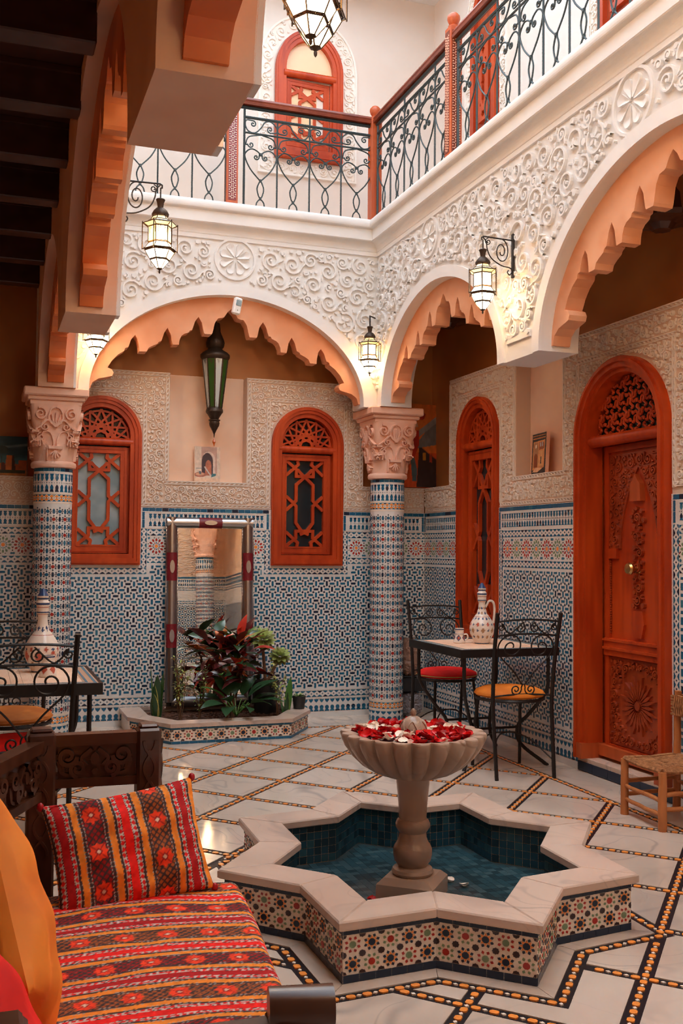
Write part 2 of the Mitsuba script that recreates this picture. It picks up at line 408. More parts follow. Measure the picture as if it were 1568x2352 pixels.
for i in range(-8, 26):
    for j in range(-12, 22):
        c = P0 + [(i - j) * A_, -(i + j) * B_ - B_]
        q = Polygon([(c[0], c[1] + B_), (c[0] - A_, c[1]), (c[0], c[1] - B_), (c[0] + A_, c[1])]).buffer(-SW, join_style=2)
        q = q.intersection(inner_reg)
        for g in getattr(q, 'geoms', [q]):
            if g.geom_type == 'Polygon' and g.area > 3e-3: obj('marble_slab', MB().prism(g, FFL, -.012, 0, back=False), 'marble_floor', parent='floor')
for y in np.arange(1.0, 7.75, .75):
    obj('marble_slab', MB().cvx([rect(3.160 + SW, XW, y + .001, min(y + .749, 7.75))], FFL, -.01, 0), 'marble_floor', parent='floor')
for x in np.arange(-1.6, 3.1, .6):
    obj('marble_slab', MB().cvx([rect(x + .001, min(x + .599, 3.18), 7.32 + SW, YB)], FFL, -.01, 0), 'marble_floor', parent='floor')
obj('marble_slab', MB().cvx([rect(-1.6, XW, -2.7, 1.18)], FFL, -.01, 0), 'marble_floor', parent='floor')
# apron slabs: the sixteen half sides of the star
so, si = np.array(apron.exterior.coords)[:-1], np.array(star(PR, -.02).exterior.coords)[:-1]
for k in range(16):
    i0 = int(np.argmin(np.hypot(*(si - so[k]).T))); i1 = int(np.argmin(np.hypot(*(si - so[(k + 1) % 16]).T)))
    q = Polygon([so[k], so[(k + 1) % 16], si[i1], si[i0]]).buffer(-.0008, join_style=2)
    obj('marble_slab', MB().prism(q, FFL, -.012, 0, back=False), 'marble_floor', parent='floor')
# the strips' beads: an orange octagon, then a small white lozenge
beads = []
def strip(a, b, clip=None):
    a, b = np.array(a, float), np.array(b, float); L = np.hypot(*(b - a)); n = max(1, round(L / .056)); d = (b - a) / L; e = np.array([-d[1], d[0]])
    for k in range(n):
        c = a + d * L * (k + .5) / n
        if clip is not None and not clip.contains(Point(*c)): continue
        w, h = .0140, .0108
        o = np.array([c + d * x + e * y for x, y in ((w, h * .45), (w * .6, h), (-w * .6, h), (-w, h * .45), (-w, -h * .45), (-w * .6, -h), (w * .6, -h), (w, -h * .45))])
        c2 = c + d * L * .5 / n
        beads.append((o, np.array([c2 + d * x for x in (.0085,)] + [c2 + e * .0065, c2 - d * .0085, c2 - e * .0065])))
vis = sbox(-.9, 1.35, 3.165, 7.3).difference(strip_star.buffer(.0))
for i in range(-8, 26):
    for s in (1, -1):
        for k in range(-12, 26):
            pass
seen = set()
for i in range(-8, 26):
    for j in range(-12, 22):
        c = P0 + [(i - j) * A_, -(i + j) * B_ - B_]
        t = c + [0, B_]
        for e in (c + [-A_, 0], c + [A_, 0]):
            m = (t + e) / 2
            if vis.buffer(.25).contains(Point(*m)): strip(t, e, vis)
mid = np.array(star(PR, .087).exterior.coords)
for k in range(16): strip(mid[k], mid[k + 1])
for y in np.arange(1.4, 7.2, .3275): strip((3.160, y), (3.160, y + .3275))
for x in np.arange(-.9, 3.0, .302): strip((x, 7.32), (x + .302, 7.32))
beads.sort(key=lambda b: np.hypot(*(b[0].mean(0) - [0.1, .3])) if b[0].mean(0)[0] > .25 else 99)
for o, w in beads[:300]: obj('mosaic_bead', MB().cvx([o], FFL, -.004, .0006), 'orange_glaze', parent='floor')
obj('mosaic_chip', MB().cvx([b[0] for b in beads[300:]], FFL, -.004, .0006), 'orange_glaze', parent='floor', kind='stuff')
obj('white_chip', MB().cvx([b[1] for b in beads], FFL, -.004, .0006), 'cream_glaze', parent='floor', kind='stuff')

# ---- zellige generators: colour -> list of convex pieces
class Zel:
    def __init__(self, seed): self.p, self.r = {}, np.random.default_rng(seed)
    def add(self, c, q): self.p.setdefault(c, []).append(np.asarray(q, float))
    def blue(self, q): self.add(('blue_glaze', 'blue_glaze', 'steel_blue_glaze', 'navy_glaze')[self.r.integers(0, 4)] if self.r.random() < .5 else 'blue_glaze', q)
    def field(self, reg, p=.0443, o=(0, 0)):
        x0, y0, x1, y1 = reg.bounds; R = reg.buffer(-.004)
        for i in range(int((x0 - o[0]) / p) - 1, int((x1 - o[0]) / p) + 2):
            for j in range(int((y0 - o[1]) / p) - 1, int((y1 - o[1]) / p) + 2):
                c = np.array([o[0] + (i + .5) * p, o[1] + (j + .5) * p])
                a, b = (.0195, .0082) if (i + j) % 2 else (.0082, .0195)
                q = rect(c[0] - a, c[0] + a, c[1] - b, c[1] + b)
                if R.contains(Polygon(q)): self.blue(q)
                else:
                    g = Polygon(q).intersection(R)
                    if g.geom_type == 'Polygon' and g.area > 1.2e-4: self.blue(np.array(g.exterior.coords)[:-1])
                k = ngon(c + p / 2, .0098, 4)
                if R.contains(Polygon(k)): self.add('navy_glaze', k)
    def checker(self, u0, u1, v0, v1):
        horiz = (u1 - u0) > (v1 - v0); L, w = ((u1 - u0), (v1 - v0)) if horiz else ((v1 - v0), (u1 - u0))
        n = max(1, round(L / (w * .98))); p = L / n; out = []
        for k in range(n + 1):
            c = k * p
            for s in (0, 1):
                y = [0, .17 * w, .36 * w]
                q = np.array([[c - .46 * p, y[0]], [c + .46 * p, y[0]], [c + .30 * p, y[1]], [c, y[2]], [c - .30 * p, y[1]]])
                q[:, 0] = np.clip(q[:, 0], 0, L)
                if s: q = np.column_stack([q[:, 0], w - q[:, 1]])[::-1]
                out.append(('b', q))
            if k < n:
                c2 = c + .5 * p
                out.append(('n', ngon((c2, w / 2), .13 * w, 4))); out.append(('n', ngon((c2 - .0, w / 2), .09 * w, 4, PI / 4)))
        for t, q in out:
            q = q if horiz else q[:, ::-1]
            (self.blue if t == 'b' else lambda z: self.add('navy_glaze', z))(q + [u0, v0])
    def arrows(self, u0, u1, v0, v1, p=.0335):
        n = max(1, round((u1 - u0) / p)); p = (u1 - u0) / n; h = (v1 - v0)
        for k in range(n):
            c = u0 + (k + .5) * p
            for s in (0, 1):
                f = lambda y: v1 - y * h if s == 0 else v0 + y * h
                a = p * .40
                for pts in ([(-a, 0), (a, 0), (a * .62, .14), (-a * .62, .14)], [(-a * .62, .14), (a * .62, .14), (a * .85, .24), (a * .55, .33), (0, .42), (-a * .55, .33), (-a * .85, .24)]):
                    self.blue(np.array([(c + x, f(y)) for x, y in pts]))
            self.add('navy_glaze', ngon((c, (v0 + v1) / 2), p * .12, 4)); self.add('navy_glaze', ngon((c + p / 2, (v0 + v1) / 2), p * .1, 4))
    def bricks(self, u0, u1, v0, v1, p=.05):
        if u1 - u0 > v1 - v0:
            n = max(1, round((u1 - u0) / p)); e = np.linspace(u0, u1, n + 1)
            for a, b in zip(e[:-1], e[1:]): self.blue(rect(a + .001, b - .001, v0, v1))
        else:
            n = max(1, round((v1 - v0) / p)); e = np.linspace(v0, v1, n + 1)
            for a, b in zip(e[:-1], e[1:]): self.blue(rect(u0, u1, a + .001, b - .001))
    def crenel(self, u0, u1, v0, v1, p=.044):
        n = max(1, round((u1 - u0) / p)); p = (u1 - u0) / n; h = v1 - v0
        for k in range(n):
            c = u0 + (k + .5) * p
            self.blue(ngon((c, v0 + .33 * h), p * .38, 10, sy=1.0)); self.blue(rect(c - p * .42, c + p * .42, v0, v0 + .12 * h))
            self.blue(rect(c - p * .26, c + p * .26, v0 + .10 * h, v0 + .35 * h))
            self.blue(np.array([(c - p * .44, v1), (c + p * .44, v1), (c + p * .30, v1 - .16 * h), (c, v1 - .30 * h), (c - p * .30, v1 - .16 * h)][::-1]))
    def rosettes(self, u0, u1, v0, v1, start=0):
        h = v1 - v0; n = max(1, round((u1 - u0) / (h * .92))); p = (u1 - u0) / n
        for k in range(n):
            c = np.array([u0 + (k + .5) * p, (v0 + v1) / 2]); R = h / 2
            self.add('orange_glaze', ngon(c, R * .19, 8))
            main = ('red_glaze', 'green_glaze')[(k + start) % 2]
            for m in range(12):
                a = m * PI / 6; d = np.array([math.cos(a), math.sin(a)]); e = np.array([-d[1], d[0]])
                K = lambda r, w: c + d * R * r + e * R * w
                self.add('blue_glaze' if m % 2 else main, [K(.24, 0), K(.33, -.06), K(.46, 0), K(.33, .06)])
                self.add(main, [K(.48, 0), K(.60, -.11), K(.76, -.095), K(.83, 0), K(.76, .095), K(.60, .11)])
                a2 = a + PI / 12; d = np.array([math.cos(a2), math.sin(a2)]); e = np.array([-d[1], d[0]])
                K = lambda r, w: c + d * R * r + e * R * w
                if m % 3 != 1: self.add('black_glaze', [K(.84, -.05), K(.94, -.05), K(.94, .05), K(.84, .05)])
            for sx in (-1, 1):
                for sy in (-1, 1): self.add('steel_blue_glaze', ngon(c + [sx * p * .44, sy * R * .84], R * .13, 6, PI / 6))
            for sy in (-1, 1): self.add('black_glaze', ngon(c + [p / 2, sy * R * .55], R * .09, 4)); self.add('red_glaze', ngon(c + [p / 2, sy * R * .3], R * .07, 4))
    def put(self, parent, fr, h=.0016, base=0.0):
        for c, q in self.p.items(): obj(c.replace('glaze', 'tile'), MB().cvx(q, fr, base - .001, base + h), c, parent=parent, kind='stuff')

# ---- windows and doors of red wood
def star_lines(c, R, n, step, a0=0.0):
    p = ngon(c, R, n, a0); return [LineString([p[k], p[(k + step) % n]]) for k in range(n)]
def strapwork(u0, u1, v0, v1, w):
    """the interlaced lattice of the shutters, as one polygon"""
    W, H = u1 - u0, v1 - v0
    M = lambda pts: LineString([(u0 + x * W, v0 + y * H) for x, y in pts])
    L = []
    for s in (0, 1):
        X = (lambda x: x) if s == 0 else (lambda x: 1 - x)
        L += [M([(X(.47), .155), (X(.27), .275), (X(.27), .47), (X(.20), .505), (X(.0), .585)]),
              M([(X(.0), .42), (X(.20), .50), (X(.27), .535), (X(.27), .72), (X(.62), .86)]),
              M([(X(.5), .82), (X(.27), .82), (X(.27), .90), (X(.0), 1.0)]), M([(X(.0), .83), (X(.32), .955), (X(.30), 1.0)]),
              M([(X(.5), .18), (X(.27), .18), (X(.27), .10), (X(.0), .0)]), M([(X(.0), .17), (X(.32), .045), (X(.30), .0)]),
              M([(X(.62), .86), (X(.70), .90)]), M([(X(.40), .18), (X(.62), .14)])]
    return unary_union([l.buffer(w / 2, cap_style=2, join_style=2) for l in L]).intersection(sbox(u0, v0, u1, v1))
def wood_arch(key, fr, u0, u1, z0, zs, zt, rings, m):
    """nested arched mouldings: (inset of the outer edge, width, height)"""
    for a, w, h, d in rings:
        A = archpoly(u0 + a, u1 - a, z0 + a, zs, zt - a); B = archpoly(u0 + a + w, u1 - a - w, z0 + a + w, zs, zt - a - w)
        obj('frame', MB().prism(A.difference(B), fr, d, h), m, parent=key)
def window(n, fr, u0, u1, z0, zs, zt, label, glass='dark_glass', fan_glass='dark_glass', leaf_angle=0.0, deep=.10, leafs=True, hinge=0):
    k = f'window_{n}'; used[k] = 1
    tag(k, label, kind='structure')
    W = u1 - u0
    wood_arch(k, fr, u0, u1, z0, zs, zt, [(0, .05, .030, -.08), (.012, .014, .040, .02), (.046, .036, .014, -.085)], 'red_wood')
    f = .078
    ts = zs - .012
    obj('transom', MB().tube([fr(np.array([[u0 + f * .8, ts - .028, -.012]]))[0], fr(np.array([[u1 - f * .8, ts - .028, -.012]]))[0]], .030, 10), 'red_wood', smooth=40, parent=k)
    # fanlight
    half = archpoly(u0 + f, u1 - f, ts, zs, zt - f)
    c = ((u0 + u1) / 2, ts); R = W / 2 - f
    if fan_glass == 'dark_glass':
        ls = star_lines(c, R * 1.0, 16, 6) + star_lines(c, R * .56, 8, 3)
        lat = unary_union([l.buffer(.0078, cap_style=2) for l in ls] + [Point(*c).buffer(R * .97).difference(Point(*c).buffer(R * .90))]).intersection(half)
        obj('fanlight_lattice', MB().prism(lat, fr, -.065, -.03), 'red_wood', parent=k)
    obj('fanlight_glass', MB().prism(half.buffer(.02), fr, -.075, -.070), fan_glass, parent=k)
    # the leaf with its lattice
    a0, a1, b0, b1 = u0 + f + .004, u1 - f - .022, z0 + f + .008, ts - .065
    ang = leaf_angle
    if ang:
        hu = a0 if hinge == 0 else a1
        def lf(a, base=fr):
            du = a[:, 0] - hu; ca, sa = math.cos(ang), math.sin(ang); s = 1 if hinge == 0 else -1
            return base(np.column_stack([hu + du * ca - s * (a[:, 2] + .045) * sa * 0, a[:, 1], a[:, 2] - np.abs(du) * sa]))
    else: lf = fr
    O = sbox(a0, b0, a1, b1); wst = .05 + .02 * (W > .6)
    I = sbox(a0 + wst, b0 + wst * 1.25, a1 - wst, b1 - wst)
    leaf = obj('shutter', MB().prism(O.difference(I), lf, -.06, -.022), 'red_wood', parent=k)
    obj('moulding', MB().prism(O.buffer(-.012, join_style=2).difference(O.buffer(-.02, join_style=2)), lf, -.03, -.016), 'red_wood', parent=leaf)
    obj('moulding', MB().prism(I.buffer(.012, join_style=2).difference(I.buffer(.002, join_style=2)), lf, -.03, -.017), 'red_wood', parent=leaf)
    if leafs:
        x0, y0, x1, y1 = I.bounds
        tall = (y1 - y0) / (x1 - x0); reps = max(1, round(tall / 2.6)); hh = (y1 - y0) / reps
        lat = unary_union([strapwork(x0, x1, y0 + r * hh, y0 + (r + 1) * hh, .024 if W > .5 else .02) for r in range(reps)])
        obj('lattice', MB().prism(lat, lf, -.055, -.030), 'red_wood', parent=leaf)
    obj('glass', MB().prism(I.buffer(.01), lf, -.062, -.058), glass, parent=leaf)
    obj('stile', MB().prism(sbox(a1 + .002, b0, u1 - f + .004, b1), fr, -.08, -.05), 'red_wood', parent=k)
    obj('backing', MB().prism(archpoly(u0 + .02, u1 - .02, z0 + .02, zs, zt - .02), fr, -.118, -.112), 'black_plastic', parent=k)
    return k

W1 = (.55, 1.135, 1.185, 2.135, 2.43); W2 = (2.140, 2.725, 1.185, 2.135, 2.43)
W3 = (6.467, 7.091, .68, 2.125, 2.437)
D1 = (4.555, 5.43, .085, 1.985, 2.42)
wins_b = unary_union([archpoly(a + .03, b - .03, c + .03, s, t - .03) for a, b, c, s, t in (W1, W2)])
wins_r = unary_union([archpoly(W3[0] + .03, W3[1] - .03, W3[2] + .03, W3[3], W3[4] - .03), archpoly(D1[0] + .03, D1[1] - .03, -.1, D1[3], D1[4] - .03)])

# ---- back wall
struct('wall_back', MB().box(-1.8, 3.7, YB + REC, YB + REC + .15, 0, 3.7), 'brown_plaster', label='back courtyard wall with blue and white tile dado, carved stucco and brown plaster above')
obj('tile_ground', MB().prism(sbox(-1.6, 0, XW, 1.616).difference(wins_b), FB, -REC, 0), 'white_glaze', parent='wall_back')
n_left, n_mid, n_cor = sbox(-.6, 1.82, .435, 2.7), sbox(1.345, 1.82, 1.94, 2.7), sbox(2.905, 1.82, 3.7, 2.7)
st_b = sbox(-1.6, 1.616, XW, 2.636).difference(unary_union([n_left, n_mid, n_cor, wins_b]))
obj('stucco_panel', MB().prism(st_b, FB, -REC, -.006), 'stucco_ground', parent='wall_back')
for i, (a, b) in enumerate(((-.6, .435), (1.345, 1.94))):
    obj('niche_back', MB().prism(sbox(a + .001, 1.815, b - .001, 2.64), FB, -REC, -REC + .004), 'niche_plaster' if i else 'brown_plaster', parent='wall_back')
z = Zel(1)
z.crenel(-1.6, XW - .01, .045, .14); z.checker(-1.6, XW - .01, .158, .205)
fb = unary_union([sbox(-1.6, .222, XW, 1.10), sbox(1.205, 1.09, 2.075, 1.185), sbox(2.795, 1.09, XW, 1.185), sbox(-1.6, 1.09, .485, 1.185)])
z.field(fb, o=(.012, .2235))
for a, b in ((.5, 1.185), (2.09, 2.775)): z.checker(a, b, 1.117, 1.163)
for a in (.503, 1.143, 2.092, 2.732): z.checker(a, a + .042, 1.166, 1.455)
for a, b in ((1.19, 2.09), (2.78, XW - .005), (-1.6, .5)):
    z.checker(a, b, 1.405, 1.452); z.checker(a, b, 1.20, 1.247); z.rosettes(a + .004, b - .004, 1.255, 1.397)
for a, b in ((1.15, 2.125), (2.74, XW - .005), (-1.6, .54)):
    z.arrows(a + .045, b - .04, 1.475, 1.568); z.bricks(a, b, 1.586, 1.612); z.bricks(a, a + .018, 1.462, 1.582); z.bricks(b - .018, b, 1.462, 1.582)
z.put('wall_back', FB)
obj('grout_line', MB().cvx([rect(-1.6, XW, a, a + .0025) for a in (.2065, .1555, .1425, .0425)] + [rect(u_, v_, a, a + .0025) for a in (1.4565, 1.5745) for u_, v_ in ((-1.6, .54), (1.145, 2.13), (2.735, XW))], FB, -.001, .0008), 'grout', parent='wall_back', kind='stuff')

def stucco_field(parent, fr, polys, seed, w=.0074, rmin=.0055, rmax=.030):
    mb = MB()
    for i, (P, edges) in enumerate(polys):
        scrollwork(mb, P, fr, -.006, .007, rmin, rmax, w, seed + i, cand=9000, limit=640)
    obj('carving', mb, 'stucco', parent=parent, kind='stuff')
def stucco_strips(parent, fr, strips, plain):
    mb = MB()
    for a in strips: braid(mb, *a, fr, -.006, .005)
    for a in plain: mb.cvx([rect(*a)], fr, -.006, .0055)
    obj('braid_border', mb, 'stucco', parent=parent, kind='stuff')
bw = .026
def panel_border(u0, u1, lo=1.64, hi=2.632):
    """outer plaited border of a raised panel round a window"""
    return [(u0 + .006, u0 + .006 + bw, lo, hi), (u1 - .006 - bw, u1 - .006, lo, hi), (u0 + .036, u1 - .036, hi - bw, hi)]
def window_surround(u0, u1, zt, lo=1.64, w=.10):
    return [(u0 - bw - .012, u0 - .012, lo, zt + .03), (u1 + .012, u1 + bw + .012, lo, zt + .03), (u0 - bw - .012, u1 + bw + .012, zt + .03, zt + .03 + bw)]
strips, plain, fields = [], [], []
strips += [(a_, b_, 1.622, 1.622 + bw) for a_, b_ in ((-1.6, .545), (1.14, 2.135), (2.73, XW - .03))]
for (p0, p1), w_ in (((.435, 1.345), W1), ((1.94, 2.905), W2)):
    strips += [(p0 + .006, p0 + .006 + bw, 1.82, 2.60), (p1 - .006 - bw, p1 - .006, 1.82, 2.60), (p0 + .006, p1 - .006, 2.604, 2.604 + bw)]
    strips += window_surround(w_[0], w_[1], w_[4], lo=1.65)
    fr_ = sbox(p0 + .034, 1.652, p1 - .034, 2.600).difference(sbox(w_[0] - bw - .014, 1.6, w_[1] + bw + .014, w_[4] + .03 + bw + .002))
    fields += [(fr_, 0)]
    sp = sbox(w_[0] - .012, 2.14, w_[1] + .012, w_[4] + .028).difference(archpoly(w_[0] - .012, w_[1] + .012, 1.6, w_[3], w_[4] + .012))
    fields += [(sp, 0)]
for a, b in ((-.6, .469), (1.311, 1.974), (2.871, XW - .005)):
    strips += [(a, b, 1.792, 1.792 + bw)]; fields += [(sbox(a, 1.652, b, 1.788), 0)]
stucco_strips('wall_back', FB, strips, plain)
stucco_field('wall_back', FB, fields, 11)
window(1, FB, *W1, label='arched red wood window with a half open lattice shutter and frosted glass, behind the left column', glass='frosted_glass')
window(2, FB, *W2, label='arched red wood window with closed lattice shutter and dark glass, right of the mirror')

# ---- right wall
struct('wall_right', MB().box(XW + REC, XW + REC + .15, -.5, YB + REC + .15, 0, 3.7), 'brown_plaster', label='right courtyard wall with blue and white tile dado, carved stucco and brown plaster above')
obj('tile_ground', MB().prism(sbox(-.42, 0, YB, 1.616).difference(wins_r), FR, -REC, 0), 'white_glaze', parent='wall_right')
nr_cor, nr_mid = sbox(7.28, 1.82, 8.2, 2.7), sbox(5.63, 1.82, 6.234, 2.7)
st_r = sbox(-.42, 1.616, YB, 2.636).difference(unary_union([nr_cor, nr_mid, wins_r]))
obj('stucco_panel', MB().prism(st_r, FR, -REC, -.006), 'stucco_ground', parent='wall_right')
obj('niche_back', MB().prism(sbox(5.631, 1.815, 6.233, 2.64), FR, -REC, -REC + .004), 'niche_plaster', parent='wall_right')
z = Zel(2)
z.crenel(5.44, YB - .005, .045, .14); z.checker(5.49, YB - .005, .158, .205)
fr_ = unary_union([sbox(5.505, .222, 6.40, 1.185), sbox(6.40, .222, 7.16, .585), sbox(7.16, .222, YB, 1.185)])
z.field(fr_, o=(.02, .2235))
z.checker(5.44, 5.487, .16, 1.455); z.checker(6.41, 6.455, .66, 1.455); z.checker(7.10, 7.145, .66, 1.455); z.checker(6.41, 7.145, .607, .65)
for a, b in ((5.49, 6.41), (7.145, YB - .005)):
    z.checker(a, b, 1.405, 1.452); z.checker(a, b, 1.20, 1.247); z.rosettes(a + .004, b - .004, 1.255, 1.397)
for a, b in ((5.44, 6.46), (7.10, YB - .005)):
    z.arrows(a + .035, b - .035, 1.475, 1.568); z.bricks(a, b, 1.586, 1.612); z.bricks(a, a + .018, 1.462, 1.582); z.bricks(b - .018, b, 1.462, 1.582)
z.field(sbox(-.4, .222, 3.4, 1.185), o=(.02, .2235)); z.arrows(-.4, 3.6, 1.475, 1.568); z.checker(-.4, 3.4, 1.405, 1.452); z.bricks(-.4, 3.6, 1.586, 1.612)
z.checker(4.495, 4.54, .05, 1.455); z.field(sbox(3.4, .222, 4.485, 1.185), o=(.02, .2235)); z.bricks(3.6, 4.54, 1.586, 1.612); z.arrows(3.6, 4.49, 1.475, 1.568)
z.bricks(4.522, 4.54, 1.462, 1.582); z.crenel(3.4, 4.49, .045, .14); z.checker(3.4, 4.49, 1.405, 1.452); z.checker(3.4, 4.49, 1.20, 1.247); z.rosettes(3.4, 4.49, 1.255, 1.397)
z.put('wall_right', FR)
obj('grout_line', MB().cvx([rect(5.49, YB, a, a + .0025) for a in (.2065, .1555, .1425, .0425)], FR, -.001, .0008), 'grout', parent='wall_right', kind='stuff')
strips, fields = [(5.45, 6.45, 1.622, 1.622 + bw), (7.11, YB - .03, 1.622, 1.622 + bw), (3.4, 4.53, 1.655, 1.655 + bw)], []
for (p0, p1), w_ in (((6.234, 7.28), W3), ((3.70, 5.63), D1)):
    strips += [(p0 + .006, p0 + .006 + bw, 1.82, 2.60), (p1 - .006 - bw, p1 - .006, 1.82, 2.60), (p0 + .006, p1 - .006, 2.604, 2.604 + bw)]
    strips += window_surround(w_[0], w_[1], w_[4], lo=1.65)
    f1 = sbox(p0 + .034, 1.652, p1 - .034, 2.600).difference(sbox(w_[0] - bw - .014, 1.6, w_[1] + bw + .014, w_[4] + .03 + bw + .002))
    sp = sbox(w_[0] - .012, w_[3] - .02, w_[1] + .012, w_[4] + .028).difference(archpoly(w_[0] - .012, w_[1] + .012, 1.6, w_[3], w_[4] + .012))
    fields += [(g, 0) for g in getattr(f1, 'geoms', [f1])] + [(g, 0) for g in getattr(sp, 'geoms', [sp])]
for a, b in ((5.596, 6.268), (7.246, YB - .005)):
    strips += [(a, b, 1.792, 1.792 + bw)]; fields += [(sbox(a, 1.652, b, 1.788), 0)]
stucco_strips('wall_right', FR, strips, [])
stucco_field('wall_right', FR, fields, 41)
window(3, FR, *W3, label='tall narrow arched red wood window with pierced lattice, behind the right table')

# ---- the carved door
k = 'door_1'; used[k] = 1
tag(k, 'tall arched red wood door with carved panels and pierced fanlight on the right wall', kind='structure')
u0, u1, z0, zs, zt = D1
for a, w, h, d in [(0, .062, .045, -.09), (.016, .016, .058, .03), (.058, .03, .02, -.1)]:
    A = archpoly(u0 + a, u1 - a, z0, zs, zt - a); B = archpoly(u0 + a + w, u1 - a - w, z0 - .1, zs, zt - a - w)
    obj('frame', MB().prism(A.difference(B), FR, d, h), 'red_wood', parent=k)
for s in (u0, u1 - .088): obj('frame_foot', MB().prism(sbox(s - .002, z0, s + .09, z0 + .09), FR, -.1, .05), 'rust_wood', parent=k)
dd = -.115
v0, v1 = u0 + .09, u1 - .09
obj('transom', MB().tube(FR(np.array([[v0 - .02, zs - .02, -.03], [v1 + .02, zs - .02, -.03]])), .035, 12), 'red_wood', smooth=40, parent=k)
half = archpoly(v0, v1, zs, zs, zt - .09)
c = ((u0 + u1) / 2, zs + .12)
mb = MB()
for i in range(-3, 4):
    for j in range(0, 4):
        cc = (c[0] + i * .125 + (.0625 if j % 2 else 0), zs - .01 + j * .108)
        for m in range(6):
            a = m * PI / 3 + PI / 6
            d = np.array([math.cos(a), math.sin(a)]); e = np.array([-d[1], d[0]]); C0 = np.array(cc)
            ln = spline([C0, C0 + d * .03 + e * .012, C0 + d * .05 - e * .012, C0 + d * .0625], 5)
            ins = [q for q in ln if half.buffer(-.002).contains(Point(*q))]
            if len(ins) > 3: mb.tube(FR(np.column_stack([np.array(ins), np.full(len(ins), -.062)])), .0085, 6)
obj('fanlight_lattice', mb, 'red_wood', smooth=50, parent=k)
obj('fanlight_glass', MB().prism(half.buffer(.03), FR, -.098, -.094), 'dark_glass', parent=k)
leaf = obj('door_leaf', MB().prism(sbox(v0 - .02, z0 + .02, v1 + .02, zs), FR, dd - .03, dd), 'red_wood', parent=k)
def raised(name, P, h, m='red_wood', parent=leaf, base=dd): return obj(name, MB().prism(P, FR, base, base + h), m, parent=parent)
A0, A1 = v0 + .03, v1 - .03
P = sbox(A0, z0 + .06, A1, zs - .05)
raised('stile', P.difference(P.buffer(-.035, join_style=2)), .018)
raised('mid_rail', sbox(A0, .70, A1, .80), .03); raised('mid_rail_bead', sbox(A0, .735, A1, .75), .042); raised('mid_rail_bead', sbox(A0, .785, A1, .797), .040)
raised('bottom_rail', sbox(A0 - .03, z0 + .02, A1 + .03, z0 + .085), .05, 'rust_wood')
cm = (A0 + A1) / 2
# spandrel above a pointed arch, carved
hw = (A1 - A0) / 2 - .035
def pointed(w, zb, za, n=16):
    t = np.linspace(0, 1, n); x = w * (1 - t**2.0)
    return [(cm - a, zb + (za - zb) * b) for a, b in zip(x, t)] + [(cm + a, zb + (za - zb) * b) for a, b in zip(x[::-1], t[::-1])]
ar = Polygon(pointed(hw * .62, 1.33, 1.80))
sp = sbox(cm - hw, 1.33, cm + hw, 1.885).difference(ar)
raised('carved_spandrel', sp, .010, 'carved_wood')
mb = MB(); scrollwork(mb, sp.buffer(-.006), FR, dd + .010, dd + .021, .006, .036, .009, 71, cand=6000)
obj('carving', mb, 'carved_wood', parent=leaf, kind='stuff')
for s in (-1, 1):
    raised('bracket', sbox(*sorted((cm + s * hw, cm + s * hw * .72))[:1], 1.27, sorted((cm + s * hw, cm + s * hw * .72))[1], 1.33), .02)
    mb = MB()
    for zz in np.arange(.83, 1.26, .014): mb.tube(FR(np.array([[cm + s * hw - .008, zz, dd + .006], [cm + s * hw + .008, zz + .010, dd + .006]])), .006, 5)
    obj('rope_moulding', mb, 'carved_wood', smooth=50, parent=leaf, kind='stuff')
# the carved vase of flowers down the middle
orn = unary_union([Point(cm, 1.50).buffer(.075), Polygon([(cm - .06, 1.44), (cm + .06, 1.44), (cm + .05, 1.05), (cm + .085, .98), (cm - .085, .98), (cm - .05, 1.05)])])
mb = MB(); scrollwork(mb, orn, FR, dd, dd + .020, .007, .034, .010, 81, cand=3000)
obj('flower_carving', mb, 'carved_wood', parent=leaf, kind='stuff')
raised('vase', Polygon([(cm - .035, .82), (cm + .035, .82), (cm + .06, .90), (cm + .045, .975), (cm - .045, .975), (cm - .06, .90)]), .018, 'red_wood')
raised('plaque', Polygon([(cm - .052, 1.60), (cm + .052, 1.60), (cm + .045, 1.70), (cm + .022, 1.72), (cm, 1.755), (cm - .022, 1.72), (cm - .045, 1.70)]), .035, 'rust_wood')
tag(obj('door_knob', MB().lathe([(.0, 0), (.030, 0), (.030, .006), (.012, .012), (.012, .035), (.022, .042), (.034, .055), (.036, .066), (.028, .078), (0, .082)], n=24, M=np.array([[0, 0, -1, 3.44 - dd + .0], [0, 1, 0, cm + .01], [1, 0, 0, 1.215], [0, 0, 0, 1.0]])), 'brass', smooth=40, parent=leaf), 'round brass knob')
obj('keyhole_cover', MB().lathe([(0, 0), (.012, 0), (.012, .006), (0, .012)], n=14, M=np.array([[0, 0, -1, 3.44 - dd], [0, 1, 0, A1 + .01], [1, 0, 0, 1.06], [0, 0, 0, 1.0]])), 'brass', smooth=40, parent=leaf)
# lower panel: a many-rayed carved star
low = sbox(cm - hw, z0 + .10, cm + hw, .69)
raised('lower_panel', low, .006, 'carved_wood')
zc = (z0 + .10 + .69) / 2; mb = MB()
for m in range(24):
    a = m * PI / 12; d = np.array([math.cos(a), math.sin(a)]); e = np.array([-d[1], d[0]]); C0 = np.array([cm, zc])
    mb.cvx([np.array([C0 + d * .035, C0 + d * .10 - e * .011, C0 + d * (.17 if m % 2 else .145), C0 + d * .10 + e * .011])], FR, dd + .006, dd + .02)
mb.cvx([ngon((cm, zc), .026, 12)], FR, dd + .006, dd + .022)
scrollwork(mb, low.difference(Point(cm, zc).buffer(.185)).buffer(-.006), FR, dd + .006, dd + .019, .007, .03, .009, 91, cand=4000)
obj('star_carving', mb, 'carved_wood', parent=leaf, kind='stuff')
